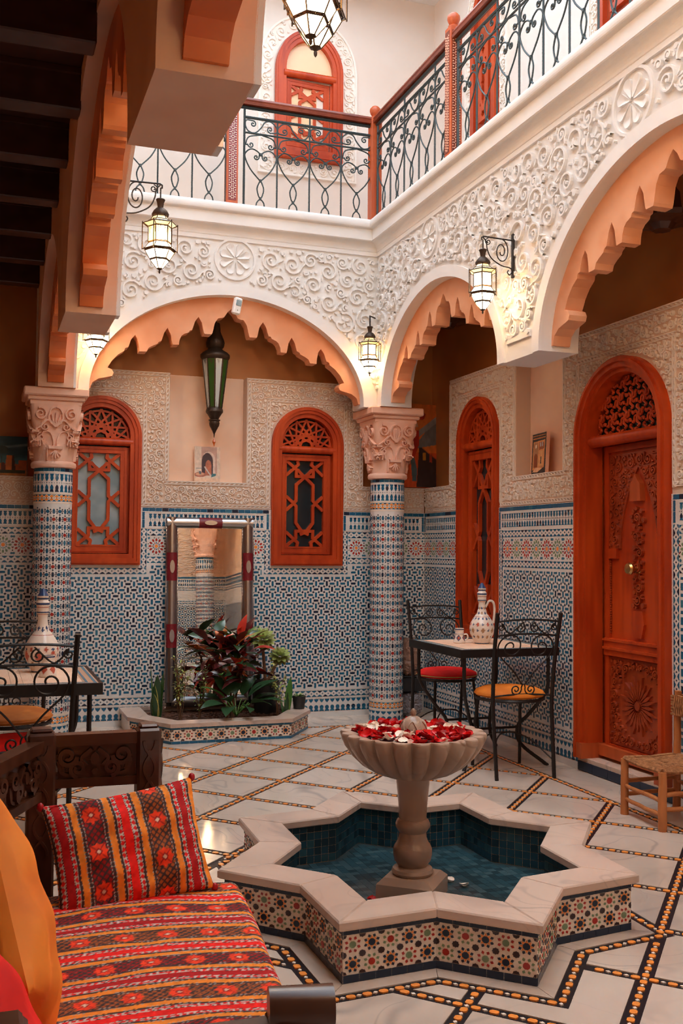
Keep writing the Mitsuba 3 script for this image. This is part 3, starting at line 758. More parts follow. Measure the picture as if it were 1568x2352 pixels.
# step under the door
struct('trim_1', MB().box(XW - .006, XW + .3, 4.50, 5.45, 0, .085, b=.004), 'marble_coping', label='low white marble step with a blue tile riser under the carved door')
for y in np.arange(4.51, 5.44, .155):
    obj('riser_tile', MB().box(XW - .011, XW - .005, y, min(y + .153, 5.44), .004, .058), 'navy_glaze', parent='trim_1')
# ---- the arcade beams with their arches
NA = 1.9
ARCH_B = (.709, 2.751, 2.43, 3.165)
ARCHES_R = [(5.387, 7.235, 2.43, 3.125), (2.81, 4.912, 2.43, 3.225), (.42, 2.335, 2.43, 3.13)]
def apoly(a, off=0.0, zlo=2.2):
    return archpoly(a[0] - off, a[1] + off, zlo, a[2], a[3] + off, NA, 64)
CUSP = [(0, .872), (.028, .835), (.05, .785), (.06, .778), (.094, .770), (.118, .72), (.134, .621), (.140, .602), (.193, .602), (.200, .628), (.212, .71), (.238, .767), (.262, .72), (.282, .63),
        (.299, .625), (.306, .603), (.340, .585), (.359, .563), (.372, .52), (.376, .474), (.420, .470), (.425, .498), (.434, .57), (.458, .633), (.482, .58), (.5, .497), (.52, .485), (.526, .466),
        (.56, .445), (.59, .42), (.602, .383), (.653, .380), (.656, .434), (.666, .50), (.685, .538), (.712, .49), (.731, .41), (.752, .405), (.757, .375), (.80, .335), (.84, .275), (.871, .201),
        (.842, .187), (.828, .155), (.838, .122), (.871, .109), (.93, .09), (.972, .05), (.993, -.04)]
def cusps(a):
    c, w, h = (a[0] + a[1]) / 2, (a[1] - a[0]) / 2, a[3] - a[2]
    R = [(c + x * w, a[2] + .01 + y * h) for x, y in CUSP]; L = [(c - x * w, y) for (x, _), (_, y) in zip(CUSP, R)]
    op = Polygon([(c - .999 * w, 2.2)] + L[::-1][:-1] + R + [(c + .999 * w, 2.2)]).buffer(0)
    P = apoly(a, .0).difference(op).intersection(sbox(a[0] - 1, a[2] + .0, a[1] + 1, 4))
    return P
def rosette(mb, c, R, fr, h):
    mb.ribbon(ngon(c, R, 40), .02, fr, -.006, h, closed=True)
    for m in range(8):
        a = m * PI / 4 + PI / 8; d = np.array([math.cos(a), math.sin(a)]); e = np.array([-d[1], d[0]]); C = np.array(c)
        q = spline([C + d * R * .10, C + d * R * .45 - e * R * .13, C + d * R * .70 - e * R * .19, C + d * R * .83, C + d * R * .70 + e * R * .19, C + d * R * .45 + e * R * .13], 4, closed=True)
        # hollowed petal: rim high, middle low
        v = fr(np.column_stack([np.vstack([q, C + (q - C) * .97, C + d * R * .5 + (q - C - d * R * .5) * .35, [C + d * R * .5]]), np.concatenate([np.full(len(q), 0), np.full(len(q), h + .001), np.full(len(q), h * .35), [h * .3]])]))
        n = len(q); k = np.arange(n); k2 = (k + 1) % n; f = []
        for r in range(2): f += [np.stack([r * n + k, r * n + k2, (r + 1) * n + k2], -1), np.stack([r * n + k, (r + 1) * n + k2, (r + 1) * n + k], -1)]
        f.append(np.stack([2 * n + k, 2 * n + k2, np.full(n, 3 * n)], -1))
        mb.add(v, np.vstack(f))
ZT = 3.594
def beam(name, label, span, arches, fr, fr_plate, thick, carve_arches, rosettes, seed, cusp_mat='salmon_plaster', back=False, body_mat='white_plaster'):
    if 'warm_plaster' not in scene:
        mat('warm_plaster', mottled((.62, .37, .25), (.70, .46, .33), 3.0), .65); mat('rust_plaster', mottled((.56, .13, .028), (.68, .22, .07), 5.0), .4)  # light and salmon plaster with warm lamplight put into both colours
    """a wall on arches: plain archivolts, carved spandrels, a lobed inner plate in each arch"""
    s0, s1 = span
    body = sbox(s0, 2.40, s1, 3.62).difference(unary_union([apoly(a) for a in arches]))
    struct(name, MB().prism(body, fr, -thick, 0), body_mat, label=label)
    for a in arches:
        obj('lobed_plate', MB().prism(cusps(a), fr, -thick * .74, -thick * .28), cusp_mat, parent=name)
        ring = apoly(a, .075).difference(apoly(a)).intersection(sbox(s0, a[2] - .03, s1, 4))
        obj('archivolt', MB().prism(ring, fr, -.004, .015), 'carved_plaster', parent=name)
    faces = [fr] if not back else [fr]
    mb, rm = MB(), MB()
    field = sbox(s0, 2.5, s1, ZT - .03).difference(unary_union([apoly(a, .088) for a in arches] + [Point(*c).buffer(r + .012) for c, r in rosettes]))
    for i, g in enumerate(getattr(field, 'geoms', [field])):
        if g.area < .02: continue
        g2 = g.buffer(-.006)
        for q in getattr(g2, 'geoms', [g2]):
            if q.area < .01: continue
            x0, y0, x1, y1 = q.bounds
            if x1 < carve_arches[0] or x0 > carve_arches[1]: continue
            q = q.intersection(sbox(carve_arches[0], 0, carve_arches[1], 9))
            for qq in getattr(q, 'geoms', [q]): scrollwork(mb, qq, fr, -.006, .020, .008, .078, .0125, seed + i, cand=9000, limit=420, slope=.12)
    if mb.n: obj('carving', mb, 'carved_plaster', parent=name, kind='stuff')
    for c, r in rosettes: rosette(rm, c, r - .012, fr, .014); obj('rosette', rm, 'carved_plaster', smooth=30, parent=name); rm = MB()
    obj('border', MB().cvx([rect(s0, s1, ZT - .028, ZT + .01)], fr, -.004, .015), 'carved_plaster', parent=name)
beam('wall_arcade_back', 'white arcade wall over the back arch with carved scroll frieze', (BX0 * 0 + .36, 3.12), [ARCH_B], BEAM_B, None, .235, (.55, BX0), [((1.738, 3.435), .160)], 101)
beam('wall_arcade_right', 'white arcade wall over the right arches with carved scroll frieze', (.0, 7.36), ARCHES_R, BEAM_R, None, .235, (2.9, 7.36), [((6.383, 3.445), .145), ((4.06, 3.425), .165)], 131)
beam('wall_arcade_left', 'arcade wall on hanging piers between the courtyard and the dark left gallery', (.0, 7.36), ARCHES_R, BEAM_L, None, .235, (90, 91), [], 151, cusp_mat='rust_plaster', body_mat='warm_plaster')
# framed carved panel on the foot of the hanging pier
for s in (5.15,):
    obj('pier_frame', MB().prism(sbox(s - .135, 2.50, s + .135, 2.53).difference(sbox(9, 9, 10, 10)), BEAM_R, -.004, .012), 'carved_plaster', parent='wall_arcade_right')
# ---- cornice and gallery edge: one profile carried round the courtyard
def ringloft(prof, x0, x1, y0, y1):
    """prof: (inset towards the courtyard, z)"""
    P = []
    for o, zz in prof: P.append([[x0 + o, y0 + o, zz], [x1 - o, y0 + o, zz], [x1 - o, y1 - o, zz], [x0 + o, y1 - o, zz]])
    P = np.array(P); m = len(P); v, f = [], []
    for i in range(m - 1):
        for j in range(4):
            k = (j + 1) % 4; n = sum(len(q) for q in v)
            v.append(np.array([P[i, j], P[i, k], P[i + 1, k], P[i + 1, j]])); f += [[n, n + 1, n + 2], [n, n + 2, n + 3]]
    return np.vstack(v), np.array(f)
prof = [(-.01, 3.585), (.004, 3.60)] + [(.004 + .056 * (1 - math.cos(t)), 3.60 + .062 * math.sin(t)) for t in np.linspace(0, PI / 2, 8)] + \
       [(.066, 3.668), (.066, 3.748), (.080, 3.752)] + [(.089 + .012 * math.sin(t), 3.785 - .03 * math.cos(t)) for t in np.linspace(.2, PI - .2, 7)] + [(.08, 3.822), (-.5, 3.822)]
mb = MB(); mb.add(*ringloft(prof, LB1, BX0, .26, BY0))
struct('trim_2', mb, 'white_plaster', smooth=25, label='moulded white cornice and marble lip round the gallery edge above the carved frieze')
slab = sbox(-1.8, -2.8, 3.7, 8.0).difference(sbox(LB1 - .02, .24, BX0 + .02, BY0 + .02))
struct('floor_gallery', MB().prism(slab, FFL, 3.62, 3.80), 'brown_plaster', label='upper gallery floor slab with brown plastered underside')
# ---- upper storey
struct('wall_upper_back', MB().box(-1.8, 3.7, YB + REC, YB + REC + .15, 3.70, 6.1), 'upper_plaster', label='smooth cream plaster wall of the upper storey at the back')
struct('wall_upper_right', MB().box(XW + REC, XW + REC + .15, -1, YB + REC + .15, 3.70, 6.1), 'upper_plaster', label='smooth cream plaster wall of the upper storey on the right')
struct('wall_upper_left', MB().box(-.35, -.2, -1, YB + REC, 3.80, 6.1), 'upper_plaster')
struct('wall_upper_front', MB().box(-.35, 3.7, -.55, -.4, 3.80, 6.1), 'upper_plaster')
roof = sbox(-1.8, -1, 3.75, 8.1).difference(sbox(.20, -.05, 3.16, 7.42))
struct('ceiling_upper', MB().prism(roof, FFL, 5.93, 6.15), 'white_plaster', label='roof soffit round the open courtyard')
struct('trim_3', MB().prism(sbox(.06, -.2, 3.30, 7.56).difference(sbox(.20, -.05, 3.16, 7.42)), FFL, 5.86, 5.932), 'white_plaster')
# ---- the dark left gallery
struct('wall_left', MB().box(-1.8, -1.6, -2.8, 8.0, 0, 3.7), 'brown_plaster')
struct('wall_rear', MB().box(-1.8, 3.7, -2.95, -2.8, 0, 3.8), 'brown_plaster')
struct('wall_front', MB().box(.36, 3.6, -.6, -.42, 0, 3.62), 'niche_plaster')
struct('ceiling', MB().box(-1.7, LB0 + .01, -2.8, YB + REC, 3.27, 3.30), 'ceiling_wood', label='dark wooden ceiling of the left gallery on heavy joists')
for y in np.arange(-2.3, 7.8, .596):
    y = y + .044
    obj('joist', MB().box(-1.7, LB0 + .003, y, y + .11, 3.10, 3.27, b=.006), 'ceiling_wood', parent='ceiling')
    obj('joist_fillet', MB().box(-1.7, LB0 + .003, y - .018, y + .128, 3.245, 3.268), 'ceiling_wood', parent='ceiling')

# ---- columns
def column(cx, cy, label, seed):
    t = thing('column', label, 'column')
    R = .13
    obj('shaft', MB().lathe([(R, 0), (R, 1.88)], (cx, cy, 0), 40), 'white_glaze', smooth=40, parent=t)
    C = cyl(cx, cy, R); L = 2 * PI * R
    z = Zel(seed)
    n, p = 20, L / 20
    vs = np.arange(.20, 1.585, .1085)
    for i in range(n):
        u = i * p
        for v in vs:
            for s in (0, 1):
                a = i % 2 == 0
                hub = (s == 0) == a
                vv = v + (.0542 if s else 0)
                if vv > 1.60 or vv < .17: continue
                if hub:
                    z.add('red_glaze' if (a and (i // 2) % 1 == 0) else 'blue_glaze', ngon((u, vv), .0130, 6, PI / 6))
                    for m in range(6): z.add('navy_glaze', ngon((u + .0215 * math.cos(m * PI / 3 + PI / 6), vv + .0235 * math.sin(m * PI / 3 + PI / 6)), .0066, 4))
                else:
                    z.blue(np.array([(u - .0082, vv - .011), (u, vv - .0195), (u + .0082, vv - .011), (u + .0082, vv + .011), (u, vv + .0195), (u - .0082, vv + .011)]))
                z.add('navy_glaze', rect(u + p / 2 - .008, u + p / 2 + .008, vv - .0024, vv + .0024))
    z.arrows(0, L, 1.690, 1.815, p=L / 24); z.bricks(0, L, 1.832, 1.862, p=L / 22)
    z.crenel(0, L, .005, .085, p=L / 18)
    for v0, v1 in ((1.625, 1.672), (.105, .152)):
        m = 24; q = L / m; h = v1 - v0
        for k in range(m):
            u = k * q
            for s in (0, 1):
                f = lambda y: v0 + y * h if s == 0 else v1 - y * h
                z.add('orange_glaze', np.array([(u + q * .06, f(.30)), (u + q * .5, f(.04)), (u + q * .94, f(.30)), (u + q * .5, f(.47))]))
                z.blue(np.array([(u - q * .42, f(0)), (u + q * .42, f(0)), (u, f(.24))]))
            z.add('navy_glaze', ngon((u, v0 + h / 2), q * .10, 4)); z.add('navy_glaze', ngon((u + q / 2, v0 + h / 2), q * .10, 4))
    z.put(t, C)
    obj('white_band', MB().cvx([rect(k * L / 40, (k + 1) * L / 40, a, b) for k in range(40) for a, b in ((1.675, 1.685), (.158, .172), (.090, .10), (1.612, 1.621))], C, -.001, .002), 'cream_glaze', parent=t, kind='stuff')
    # capital: round below, square above
    zb, ztp = 1.90, 2.29
    def loft(a, t):   # angle, height 0..1 -> radius
        hw = .128 + .045 * t**1.4 + .006 * np.sin(t * PI)
        sq = hw / np.maximum(np.abs(np.cos(a)), np.abs(np.sin(a)))
        k = smooth01(.15, .75, t); return (1 - k) * (hw + .008) + k * np.minimum(sq, hw * 1.36)
    def smooth01(a, b, x):
        x = np.clip((x - a) / (b - a), 0, 1); return x * x * (3 - 2 * x)
    cap = MB().lathe([(1, zb + (ztp - zb) * k / 20) for k in range(21)], (cx, cy, 0), 64, mod=lambda th, tt: loft(th, tt))
    c = obj('capital', cap, 'capital_stone', smooth=35, parent=t)
    obj('necking', MB().lathe([(.128, 1.855), (.150, 1.862), (.155, 1.880), (.150, 1.897), (.132, 1.905)], (cx, cy, 0), 40), 'capital_stone', smooth=50, parent=t)
    obj('abacus', MB().box(cx - .172, cx + .172, cy - .172, cy + .172, 2.285, 2.315, b=.003).box(cx - .19, cx + .19, cy - .19, cy + .19, 2.315, 2.345, b=.006).box(cx - .215, cx + .215, cy - .215, cy + .215, 2.343, 2.40, b=.008), 'capital_stone', parent=t)
    for d, (nx, ny) in enumerate(((0, -1), (-1, 0), (1, 0))):
        ux, uy = -ny, nx
        def F(a, nx=nx, ny=ny, ux=ux, uy=uy):
            v = np.clip((a[:, 1] - zb) / (ztp - zb), 0, 1)
            ang = np.arctan2(a[:, 0], .15)
            r = loft(ang + 0.0, v) * np.cos(ang)
            r = np.maximum(r, 0)
            q = r + a[:, 2]
            x = cx + nx * q + ux * a[:, 0]; y = cy + ny * q + uy * a[:, 0]
            return np.stack([x, y, a[:, 1]], -1)
        mb = MB(); S = lambda x, y: (x * .155, zb + y * .39)
        for s in (-1, 1):
            mb.ribbon(spiral(S(s * .66, .82), .044, .008, PI / 2 - s * .3, s * 1.6, 26), np.linspace(.014, .009, 26), F, -.004, .020)      # upper volutes
            mb.ribbon(spline([S(s * .02, .60), S(s * .22, .70), S(s * .40, .71), S(s * .60, .62), S(s * .86, .54)], 6), .014, F, -.004, .022)
            mb.ribbon(spiral(S(s * .45, .60), .030, .006, PI / 2, -s * 1.4, 20), .010, F, -.004, .024)
            mb.ribbon(spline([S(s * .02, .95), S(s * .22, .90), S(s * .30, .76), S(s * .18, .66)], 6), .012, F, -.004, .016)
            mb.ribbon(spline([S(s * .08, .22), S(s * .08, .36), S(s * .22, .50), S(s * .48, .52), S(s * .60, .44)], 6), .012, F, -.004, .016)   # stems
            mb.ribbon(spiral(S(s * .62, .42), .028, .006, PI / 2, -s * 1.4, 20), .010, F, -.004, .024)
            for k in range(5):   # shell of flutes under the volute
                a = -PI / 2 + s * (-.75 + .38 * k); o = S(s * .72, .43)
                mb.ribbon(spline([o, (o[0] + .035 * math.cos(a), o[1] + .035 * math.sin(a)), (o[0] + .062 * math.cos(a + s * .2), o[1] + .068 * math.sin(a + s * .2))], 4), np.linspace(.007, .0125, 9), F, -.004, .024)
            mb.ribbon([S(s * 1.0, .52), S(s * .72, .52)], .022, F, -.002, .026)
        for k in range(5):       # palmette in the middle
            a = PI / 2 + (k - 2) * .48; o = S(0, .60)
            mb.ribbon([o, (o[0] + .040 * math.cos(a), o[1] + .048 * math.sin(a)), (o[0] + .066 * math.cos(a), o[1] + .10 * math.sin(a))], [.007, .014, .005], F, -.004, .022)
            a = -PI / 2 + (k - 2) * .46; o = S(0, .19)
            mb.ribbon([o, (o[0] + .028 * math.cos(a), o[1] + .030 * math.sin(a)), (o[0] + .050 * math.cos(a), o[1] + .055 * math.sin(a))], [.006, .012, .008], F, -.004, .024)
        mb.ribbon([S(-.30, .24), S(.30, .24)], .026, F, -.002, .032); mb.ribbon([S(-.34, .02), S(-.34, .25)], .010, F, -.002, .016)
        obj('relief', mb, 'capital_stone', parent=c)
    return t
column(CX, CY, 'right tiled column with a carved pink capital, in front of the corner of the courtyard', 5)
column(LX, CY, 'left tiled column with a carved pink capital, beside the half open window', 6)

# ---- railings round the gallery
RZ, RH = 3.822, .665
def unit_curves(w, flip):
    """one bay of scrollwork: (x, z) polylines, x 0..w, z 0..RH"""
    S = lambda p: np.array([(x * w, y * RH) for x, y in p])
    def sp(c, r, a0, turns, n=18):   # spiral ending at centre c, returned from the centre outwards
        t = np.linspace(0, 1, n); a = a0 + turns * 2 * PI * (1 - t); rr = r * (.12 + .88 * t)
        return np.stack([c[0] * w + rr * np.cos(a), c[1] * RH + rr * np.sin(a)], -1)
    out = []
    for s in (0, 1):
        X = (lambda q: q) if s == 0 else (lambda q: np.column_stack([w - q[:, 0], q[:, 1]]))
        # heart
        h = sp((.365, .565), .021, 0.0, -1.3)
        out.append(X(np.vstack([h, spline(np.vstack([h[-1:], S([(.44, .62), (.22, .652), (.04, .60), (.04, .535), (.20, .42), (.485, .305)])]), 6)[1:], spline(S([(.485, .305), (.40, .22), (.44, .14), (.50, .105), (.60, .06), (.63, .0)]), 5)[1:]])))
        # arch above it
        h = sp((.20, .70), .024, PI, 1.25)
        out.append(X(np.vstack([h, spline(np.vstack([h[-1:], S([(.05, .70), (.14, .785), (.50, .822)])]), 6)[1:]])) if s == 0 else X(np.vstack([h, spline(np.vstack([h[-1:], S([(.05, .70), (.14, .785), (.50, .822)])]), 6)[1:]])))
    a, b = sp((.26, .935), .024, PI / 2, -1.25), sp((.78, .895), .024, -PI / 2, -1.25)
    q = np.vstack([a, spline(np.vstack([a[-1:], S([(.06, .97), (.03, .91), (.12, .85), (.32, .838), (.50, .90), (.62, .97), (.80, .985), (.97, .93), (.97, .87)]), b[-1:]]), 5)[1:-1], b[::-1]])
    if flip: q = np.column_stack([w - q[:, 0], q[:, 1]])
    out.append(q)
    return out
def railing(label, p0, d, w, nbay, first_flip=0, end_bars=True):
    """d: unit direction; bays of width w from p0"""
    t = thing('railing', label, 'railing', 'wrought iron railings of the gallery')
    p0, d = np.array(p0, float), np.array(d, float); dn = np.array([-d[1], d[0]])
    at = lambda x, zz, o=0: np.array([p0[0] + d[0] * x + dn[0] * o, p0[1] + d[1] * x + dn[1] * o, RZ + zz])
    L = w * nbay
    for zz, r in ((RH, .0105), (.828 * RH, .007)): obj('rail', MB().tube([at(0, zz), at(L, zz)], r, 6), 'wrought_iron', parent=t)
    for i in range(nbay + 1): obj('bar', MB().tube([at(i * w, 0), at(i * w, RH + (.06 if i % 2 == 0 else 0))], .0085 if i in (0, nbay) else .0062, 6), 'wrought_iron', parent=t)
    for i in range(nbay):
        for q in unit_curves(w, (i + first_flip) % 2): obj('scroll', MB().tube([at(i * w + x, zz) for x, zz in q], .0052, 5), 'wrought_iron', smooth=50, parent=t)
        for x, zz in ((.5, .305), (.5, .105), (.5, .60)): c = at(i * w + x * w, zz * RH); obj('collar', MB().box(c[0] - .008, c[0] + .008, c[1] - .008, c[1] + .008, c[2] - .010, c[2] + .010, b=.002), 'wrought_iron', parent=t)
    return t
RYL, RXL = BY0 - .036, BX0 - .036      # lines of the railings
def post(label, x, y, h, ball, carved=None):
    t = thing('railing_post', label, 'post')
    s = .042
    obj('shaft', MB().box(x - s, x + s, y - s, y + s, RZ, RZ + h, b=.004), 'rust_wood', parent=t)
    if ball:
        obj('ball', MB().lathe([(.0, h), (.034, h), (.036, h + .012), (.022, h + .02), (.034, h + .035), (.042, h + .058), (.040, h + .078), (.024, h + .096), (0, h + .102)], (x, y, RZ), 24), 'rust_wood', smooth=50, parent=t)
    if carved:
        fr = plane((x, y - s, 0), (1, 0, 0), (0, 0, 1), (0, -1, 0)) if carved == 'b' else plane((x - s, y, 0), (0, 1, 0), (0, 0, 1), (-1, 0, 0))
        f2 = plane((x, y - s, 0), (1, 0, 0), (0, 0, 1), (0, -1, 0))
        for fr in ([fr] if carved == 'b' else [fr, f2]):
            obj('inlay', MB().cvx([rect(-.030, .030, RZ + .02, RZ + h - .03)], fr, -.002, .002), 'oxblood' if carved == 'b' else 'rail_wood', parent=t)
            q = []
            for v in np.arange(RZ + .045, RZ + h - .05, .034):
                for m in range(6):
                    a = m * PI / 3; q.append(np.array([(0 + .006 * math.cos(a), v + .006 * math.sin(a)), (.013 * math.cos(a + .3), v + .013 * math.sin(a + .3)), (.019 * math.cos(a), v + .0165 * math.sin(a)), (.013 * math.cos(a - .3), v + .013 * math.sin(a - .3))]))
                for sx in (-1, 1): q.append(ngon((sx * .023, v + .017), .005, 4)); q.append(ngon((sx * .023, v), .004, 4))
            obj('inlay_star', MB().cvx(q, fr, .001, .005), 'cream_glaze' if carved == 'b' else 'capital_stone', parent=t, kind='stuff')
    return t
post('turned red wood corner post with a ball finial at the corner of the gallery railing', RXL, RYL, .80, True)
post('wooden railing post with pale star inlay beside the big hanging pier', 1.690, RYL, .80, False, 'b')
post('wooden railing post with carved sides and ball finial on the right gallery railing', RXL, 5.92, .84, True, 'r')
railing('black iron scroll railing bay on the back gallery, in front of the upper window', (1.785, RYL), (1, 0), .2515, 4)
railing('black iron scroll railing bay on the back gallery, left of the inlaid post', (.66, RYL), (1, 0), .2475, 4)
railing('black iron scroll railing on the right gallery between the corner post and the carved post', (RXL, RYL - .06), (0, -1), .262, 5, 1)
railing('black iron scroll railing on the right gallery, nearest at the top right', (RXL, 5.85), (0, -1), .262, 8)
def handrail(label, a, b, out):
    t = thing('handrail', label, 'handrail', None)
    a, b = np.array(a, float), np.array(b, float)
    d = (b - a) / np.linalg.norm(b - a); n = np.array([-d[1], d[0], 0])
    pr = np.array([(-.032, 0), (.032, 0), (.036, .016), (.026, .024), (.032, .036), (.026, .052), (-.026, .052), (-.032, .036), (-.026, .024), (-.036, .016)])
    v = np.vstack([[p + n * x + np.array([0, 0, y]) for x, y in pr] for p in (a, b)]); m = len(pr); k = np.arange(m); k2 = (k + 1) % m
    f = np.vstack([np.stack([k, k2, m + k2], -1), np.stack([k, m + k2, m + k], -1), [[0, i, i + 1] for i in range(1, m - 1)], [[m, m + i + 1, m + i] for i in range(1, m - 1)]])
    q = MB().add(v, f); obj('grip', q, 'rail_wood', parent=t)
    e = [p + np.array([0, 0, -.012]) for p in (a, b)]
    obj('iron_strap', MB().tube(e, .014, 4), 'wrought_iron', parent=t)
HZ = RZ + RH + .085
handrail('dark red wood handrail of the back gallery', (.6, RYL, HZ), (RXL - .03, RYL, HZ), 0)
handrail('dark red wood handrail of the right gallery up to the carved post', (RXL, RYL - .03, HZ), (RXL, 5.965, HZ), 0)
handrail('dark red wood handrail of the right gallery beyond the carved post', (RXL, 5.875, HZ), (RXL, 3.2, HZ), 0)

# ---- upper windows and doors
FUB = plane((0, YB + REC, 0), (1, 0, 0), (0, 0, 1), (0, -1, 0))
FUR = plane((XW + REC, 0, 0), (0, 1, 0), (0, 0, 1), (-1, 0, 0))
def surround(name, fr, u0, u1, z0, zs, zt, w, seed, parent):
    P = archpoly(u0 - w, u1 + w, z0 - w, zs, zt + w, 2.2).difference(archpoly(u0, u1, z0, zs, zt))
    obj('surround', MB().prism(P, fr, 0, .008), 'stucco', parent=parent)
    e = archpoly(u0 - w, u1 + w, z0 - w, zs, zt + w, 2.2)
    obj('surround_edge', MB().prism(e.difference(e.buffer(-.016)), fr, .006, .022), 'stucco', parent=parent)
    mb = MB(); scrollwork(mb, P.buffer(-.012), fr, .006, .020, .008, .047, .009, seed, cand=5000, limit=200)
    obj('surround_carving', mb, 'stucco', parent=parent, kind='stuff')
def upper_window(n, fr, u0, u1, z0, zs, zt, label, seed, fan, glass, ang):
    f2 = lambda a: fr(a + [0, 0, .045])
    k = window(n, lambda a: fr(np.column_stack([a[:, 0], a[:, 1], a[:, 2] * .55 + .05])), u0, u1, z0, zs, zt, label, glass=glass, fan_glass=fan, leaf_angle=ang)
    surround('s', fr, u0 - .01, u1 + .01, z0 - .01, zs, zt + .01, .125, seed, k)
upper_window(4, FUB, 2.165, 2.725, 4.44, 5.16, 5.49, 'arched red wood window on the upper storey, in a frame of carved white stucco', 201, 'warm_glass', 'warm_glass', .12)
def upper_door(n, u0, u1, label, seed):
    k = f'door_{n}'; used[k] = 1; tag(k, label, kind='structure')
    z0, zs, zt = 3.81, 5.25, 5.62
    A = archpoly(u0, u1, z0, zs, zt)
    obj('frame', MB().prism(A.difference(archpoly(u0 + .06, u1 - .06, z0 - .1, zs, zt - .06)), FUR, -.01, .045), 'red_wood', parent=k)
    obj('leaf', MB().prism(archpoly(u0 + .05, u1 - .05, z0, zs, zt - .05), FUR, 0, .012), 'carved_wood', parent=k)
    I = sbox(u0 + .12, z0 + .75, u1 - .12, zs - .1)
    obj('lattice', MB().prism(strapwork(*[I.bounds[q] for q in (0, 2, 1, 3)], .03).union(I.difference(I.buffer(-.03))), FUR, .01, .035), 'red_wood', parent=k)
    obj('panel', MB().prism(sbox(u0 + .12, z0 + .1, u1 - .12, z0 + .65), FUR, .01, .03), 'red_wood', parent=k)
    surround('s', FUR, u0 - .01, u1 + .01, z0, zs, zt + .01, .13, seed, k)
upper_door(2, 6.70, 7.10, 'red wood door on the upper gallery behind the carved railing post', 211)
upper_door(3, 4.80, 5.36, 'red wood door on the upper gallery at the top right edge', 221)
# ================================================================== the star pool and its fountain
def edge_frame(a, b, out=1):
    a, b = np.asarray(a, float), np.asarray(b, float); L = np.hypot(*(b - a)); d = (b - a) / L
    n = np.array([d[1], -d[0]]) * out
    return plane((a[0], a[1], 0), (d[0], d[1], 0), (0, 0, 1), (n[0], n[1], 0)), L, n, (a + b) / 2
def mosaic(t, fr, L, z0, z1, single, n, rows, start, stuff):
    """rosettes of a hub, eight points and eight squares, with dark stars between"""
    a, b = L / n, (z1 - z0) / rows
    for i in range(n):
        for j in range(rows):
            c = np.array([(i + .5) * a, z0 + (j + .5) * b]); k = (i + j + start) % 2; m2 = ((i + 3 * j + start) // 2) % 2
            hub, sq, pt = ('navy_glaze', 'navy_glaze', 'orange_glaze') if k == 0 else (('red_glaze', 'green_glaze', 'cream_glaze') if m2 else ('green_glaze', 'red_glaze', 'cream_glaze'))
            h = ngon((0, 0), .185, 8, PI / 8) * [a, b] + c
            if single: obj('hub_tile', MB().cvx([h], fr, 0, .0022), hub, parent=t)
            else: stuff.setdefault(hub, []).append((fr, h))
            for m in range(8):
                A = m * PI / 4; d = np.array([math.cos(A), math.sin(A)]); e = np.array([-d[1], d[0]])
                if pt != 'cream_glaze': stuff.setdefault(pt, []).append((fr, np.array([d * .185 - e * .072, d * .345, d * .185 + e * .072]) * [a, b] + c))
                A += PI / 8; d = np.array([math.cos(A), math.sin(A)]); e = np.array([-d[1], d[0]])
                stuff.setdefault(sq, []).append((fr, np.array([d * .250, d * .345 - e * .085, d * .440, d * .345 + e * .085]) * [a, b] + c))
    for i in range(n + 1):
        for j in range(rows + 1):
            c = np.array([i * a, z0 + j * b])
            h = np.array([(r * math.cos(A), r * math.sin(A)) for m in range(16) for r, A in [((.185, .150)[m % 2], m * PI / 8)]]) * [a, b] + c
            h[:, 0] = np.clip(h[:, 0], .001, L - .001); h[:, 1] = np.clip(h[:, 1], z0, z1)
            if single and 0 < i < n + 1: obj('star_tile', MB().cvx([h], fr, 0, .0022), 'black_glaze', parent=t)
            else: stuff.setdefault('black_glaze', []).append((fr, h))
def put_stuff(t, stuff, name='small_tile'):
    for c, qs in stuff.items():
        mb = MB()
        for fr, q in qs: mb.cvx([q], fr, 0, .002)
        obj(c.replace('glaze', name) if 'glaze' in c else c + '_tile', mb, c, parent=t, kind='stuff')
mat('pool_floor', (.030, .048, .052), .25); mat('basin_dark', (.016, .036, .044), .18); mat('basin_mid', (.022, .056, .068), .18); mat('basin_pale', (.040, .078, .088), .2)
t = thing('star_pool', 'eight pointed star fountain pool with marble rim and mosaic sides, sunk blue basin', 'fountain pool')
oc, ic = np.array(star(PR).exterior.coords)[:-1], np.array(star(PR, -.115).exterior.coords)[:-1]
ic = np.array([ic[np.argmin(np.hypot(*(ic - PC - (p - PC) * .82).T))] for p in oc])
obj('wall', MB().prism(Polygon(oc).difference(Polygon(ic)), FFL, -.01, .163), 'cream_glaze', parent=t)
obj('basin_floor', MB().prism(Polygon(ic), FFL, -.01, .006), 'pool_floor', parent=t)
stuff = {}
for k in range(16):
    fr, L, n, m = edge_frame(oc[k], oc[(k + 1) % 16]); 
    if n @ (m - PC) < 0: fr, L, n, m = edge_frame(oc[k], oc[(k + 1) % 16], -1)
    vis_ = n @ (EYE[:2] - m) > 0
    mosaic(t, fr, L, .026, .142, vis_, 5, 2, k, stuff)
    for a in np.arange(0, L, .0545):
        for z0_, z1_ in ((.001, .024), (.144, .162)): obj('border_tile', MB().cvx([rect(a + .0008, min(a + .0537, L), z0_, z1_)], fr, 0, .0024), 'navy_glaze', parent=t) if vis_ else stuff.setdefault('navy_glaze', []).append((fr, rect(a + .0008, min(a + .0537, L), z0_, z1_)))
put_stuff(t, stuff)
cnt = 0; rest = {}
rng = np.random.default_rng(8)
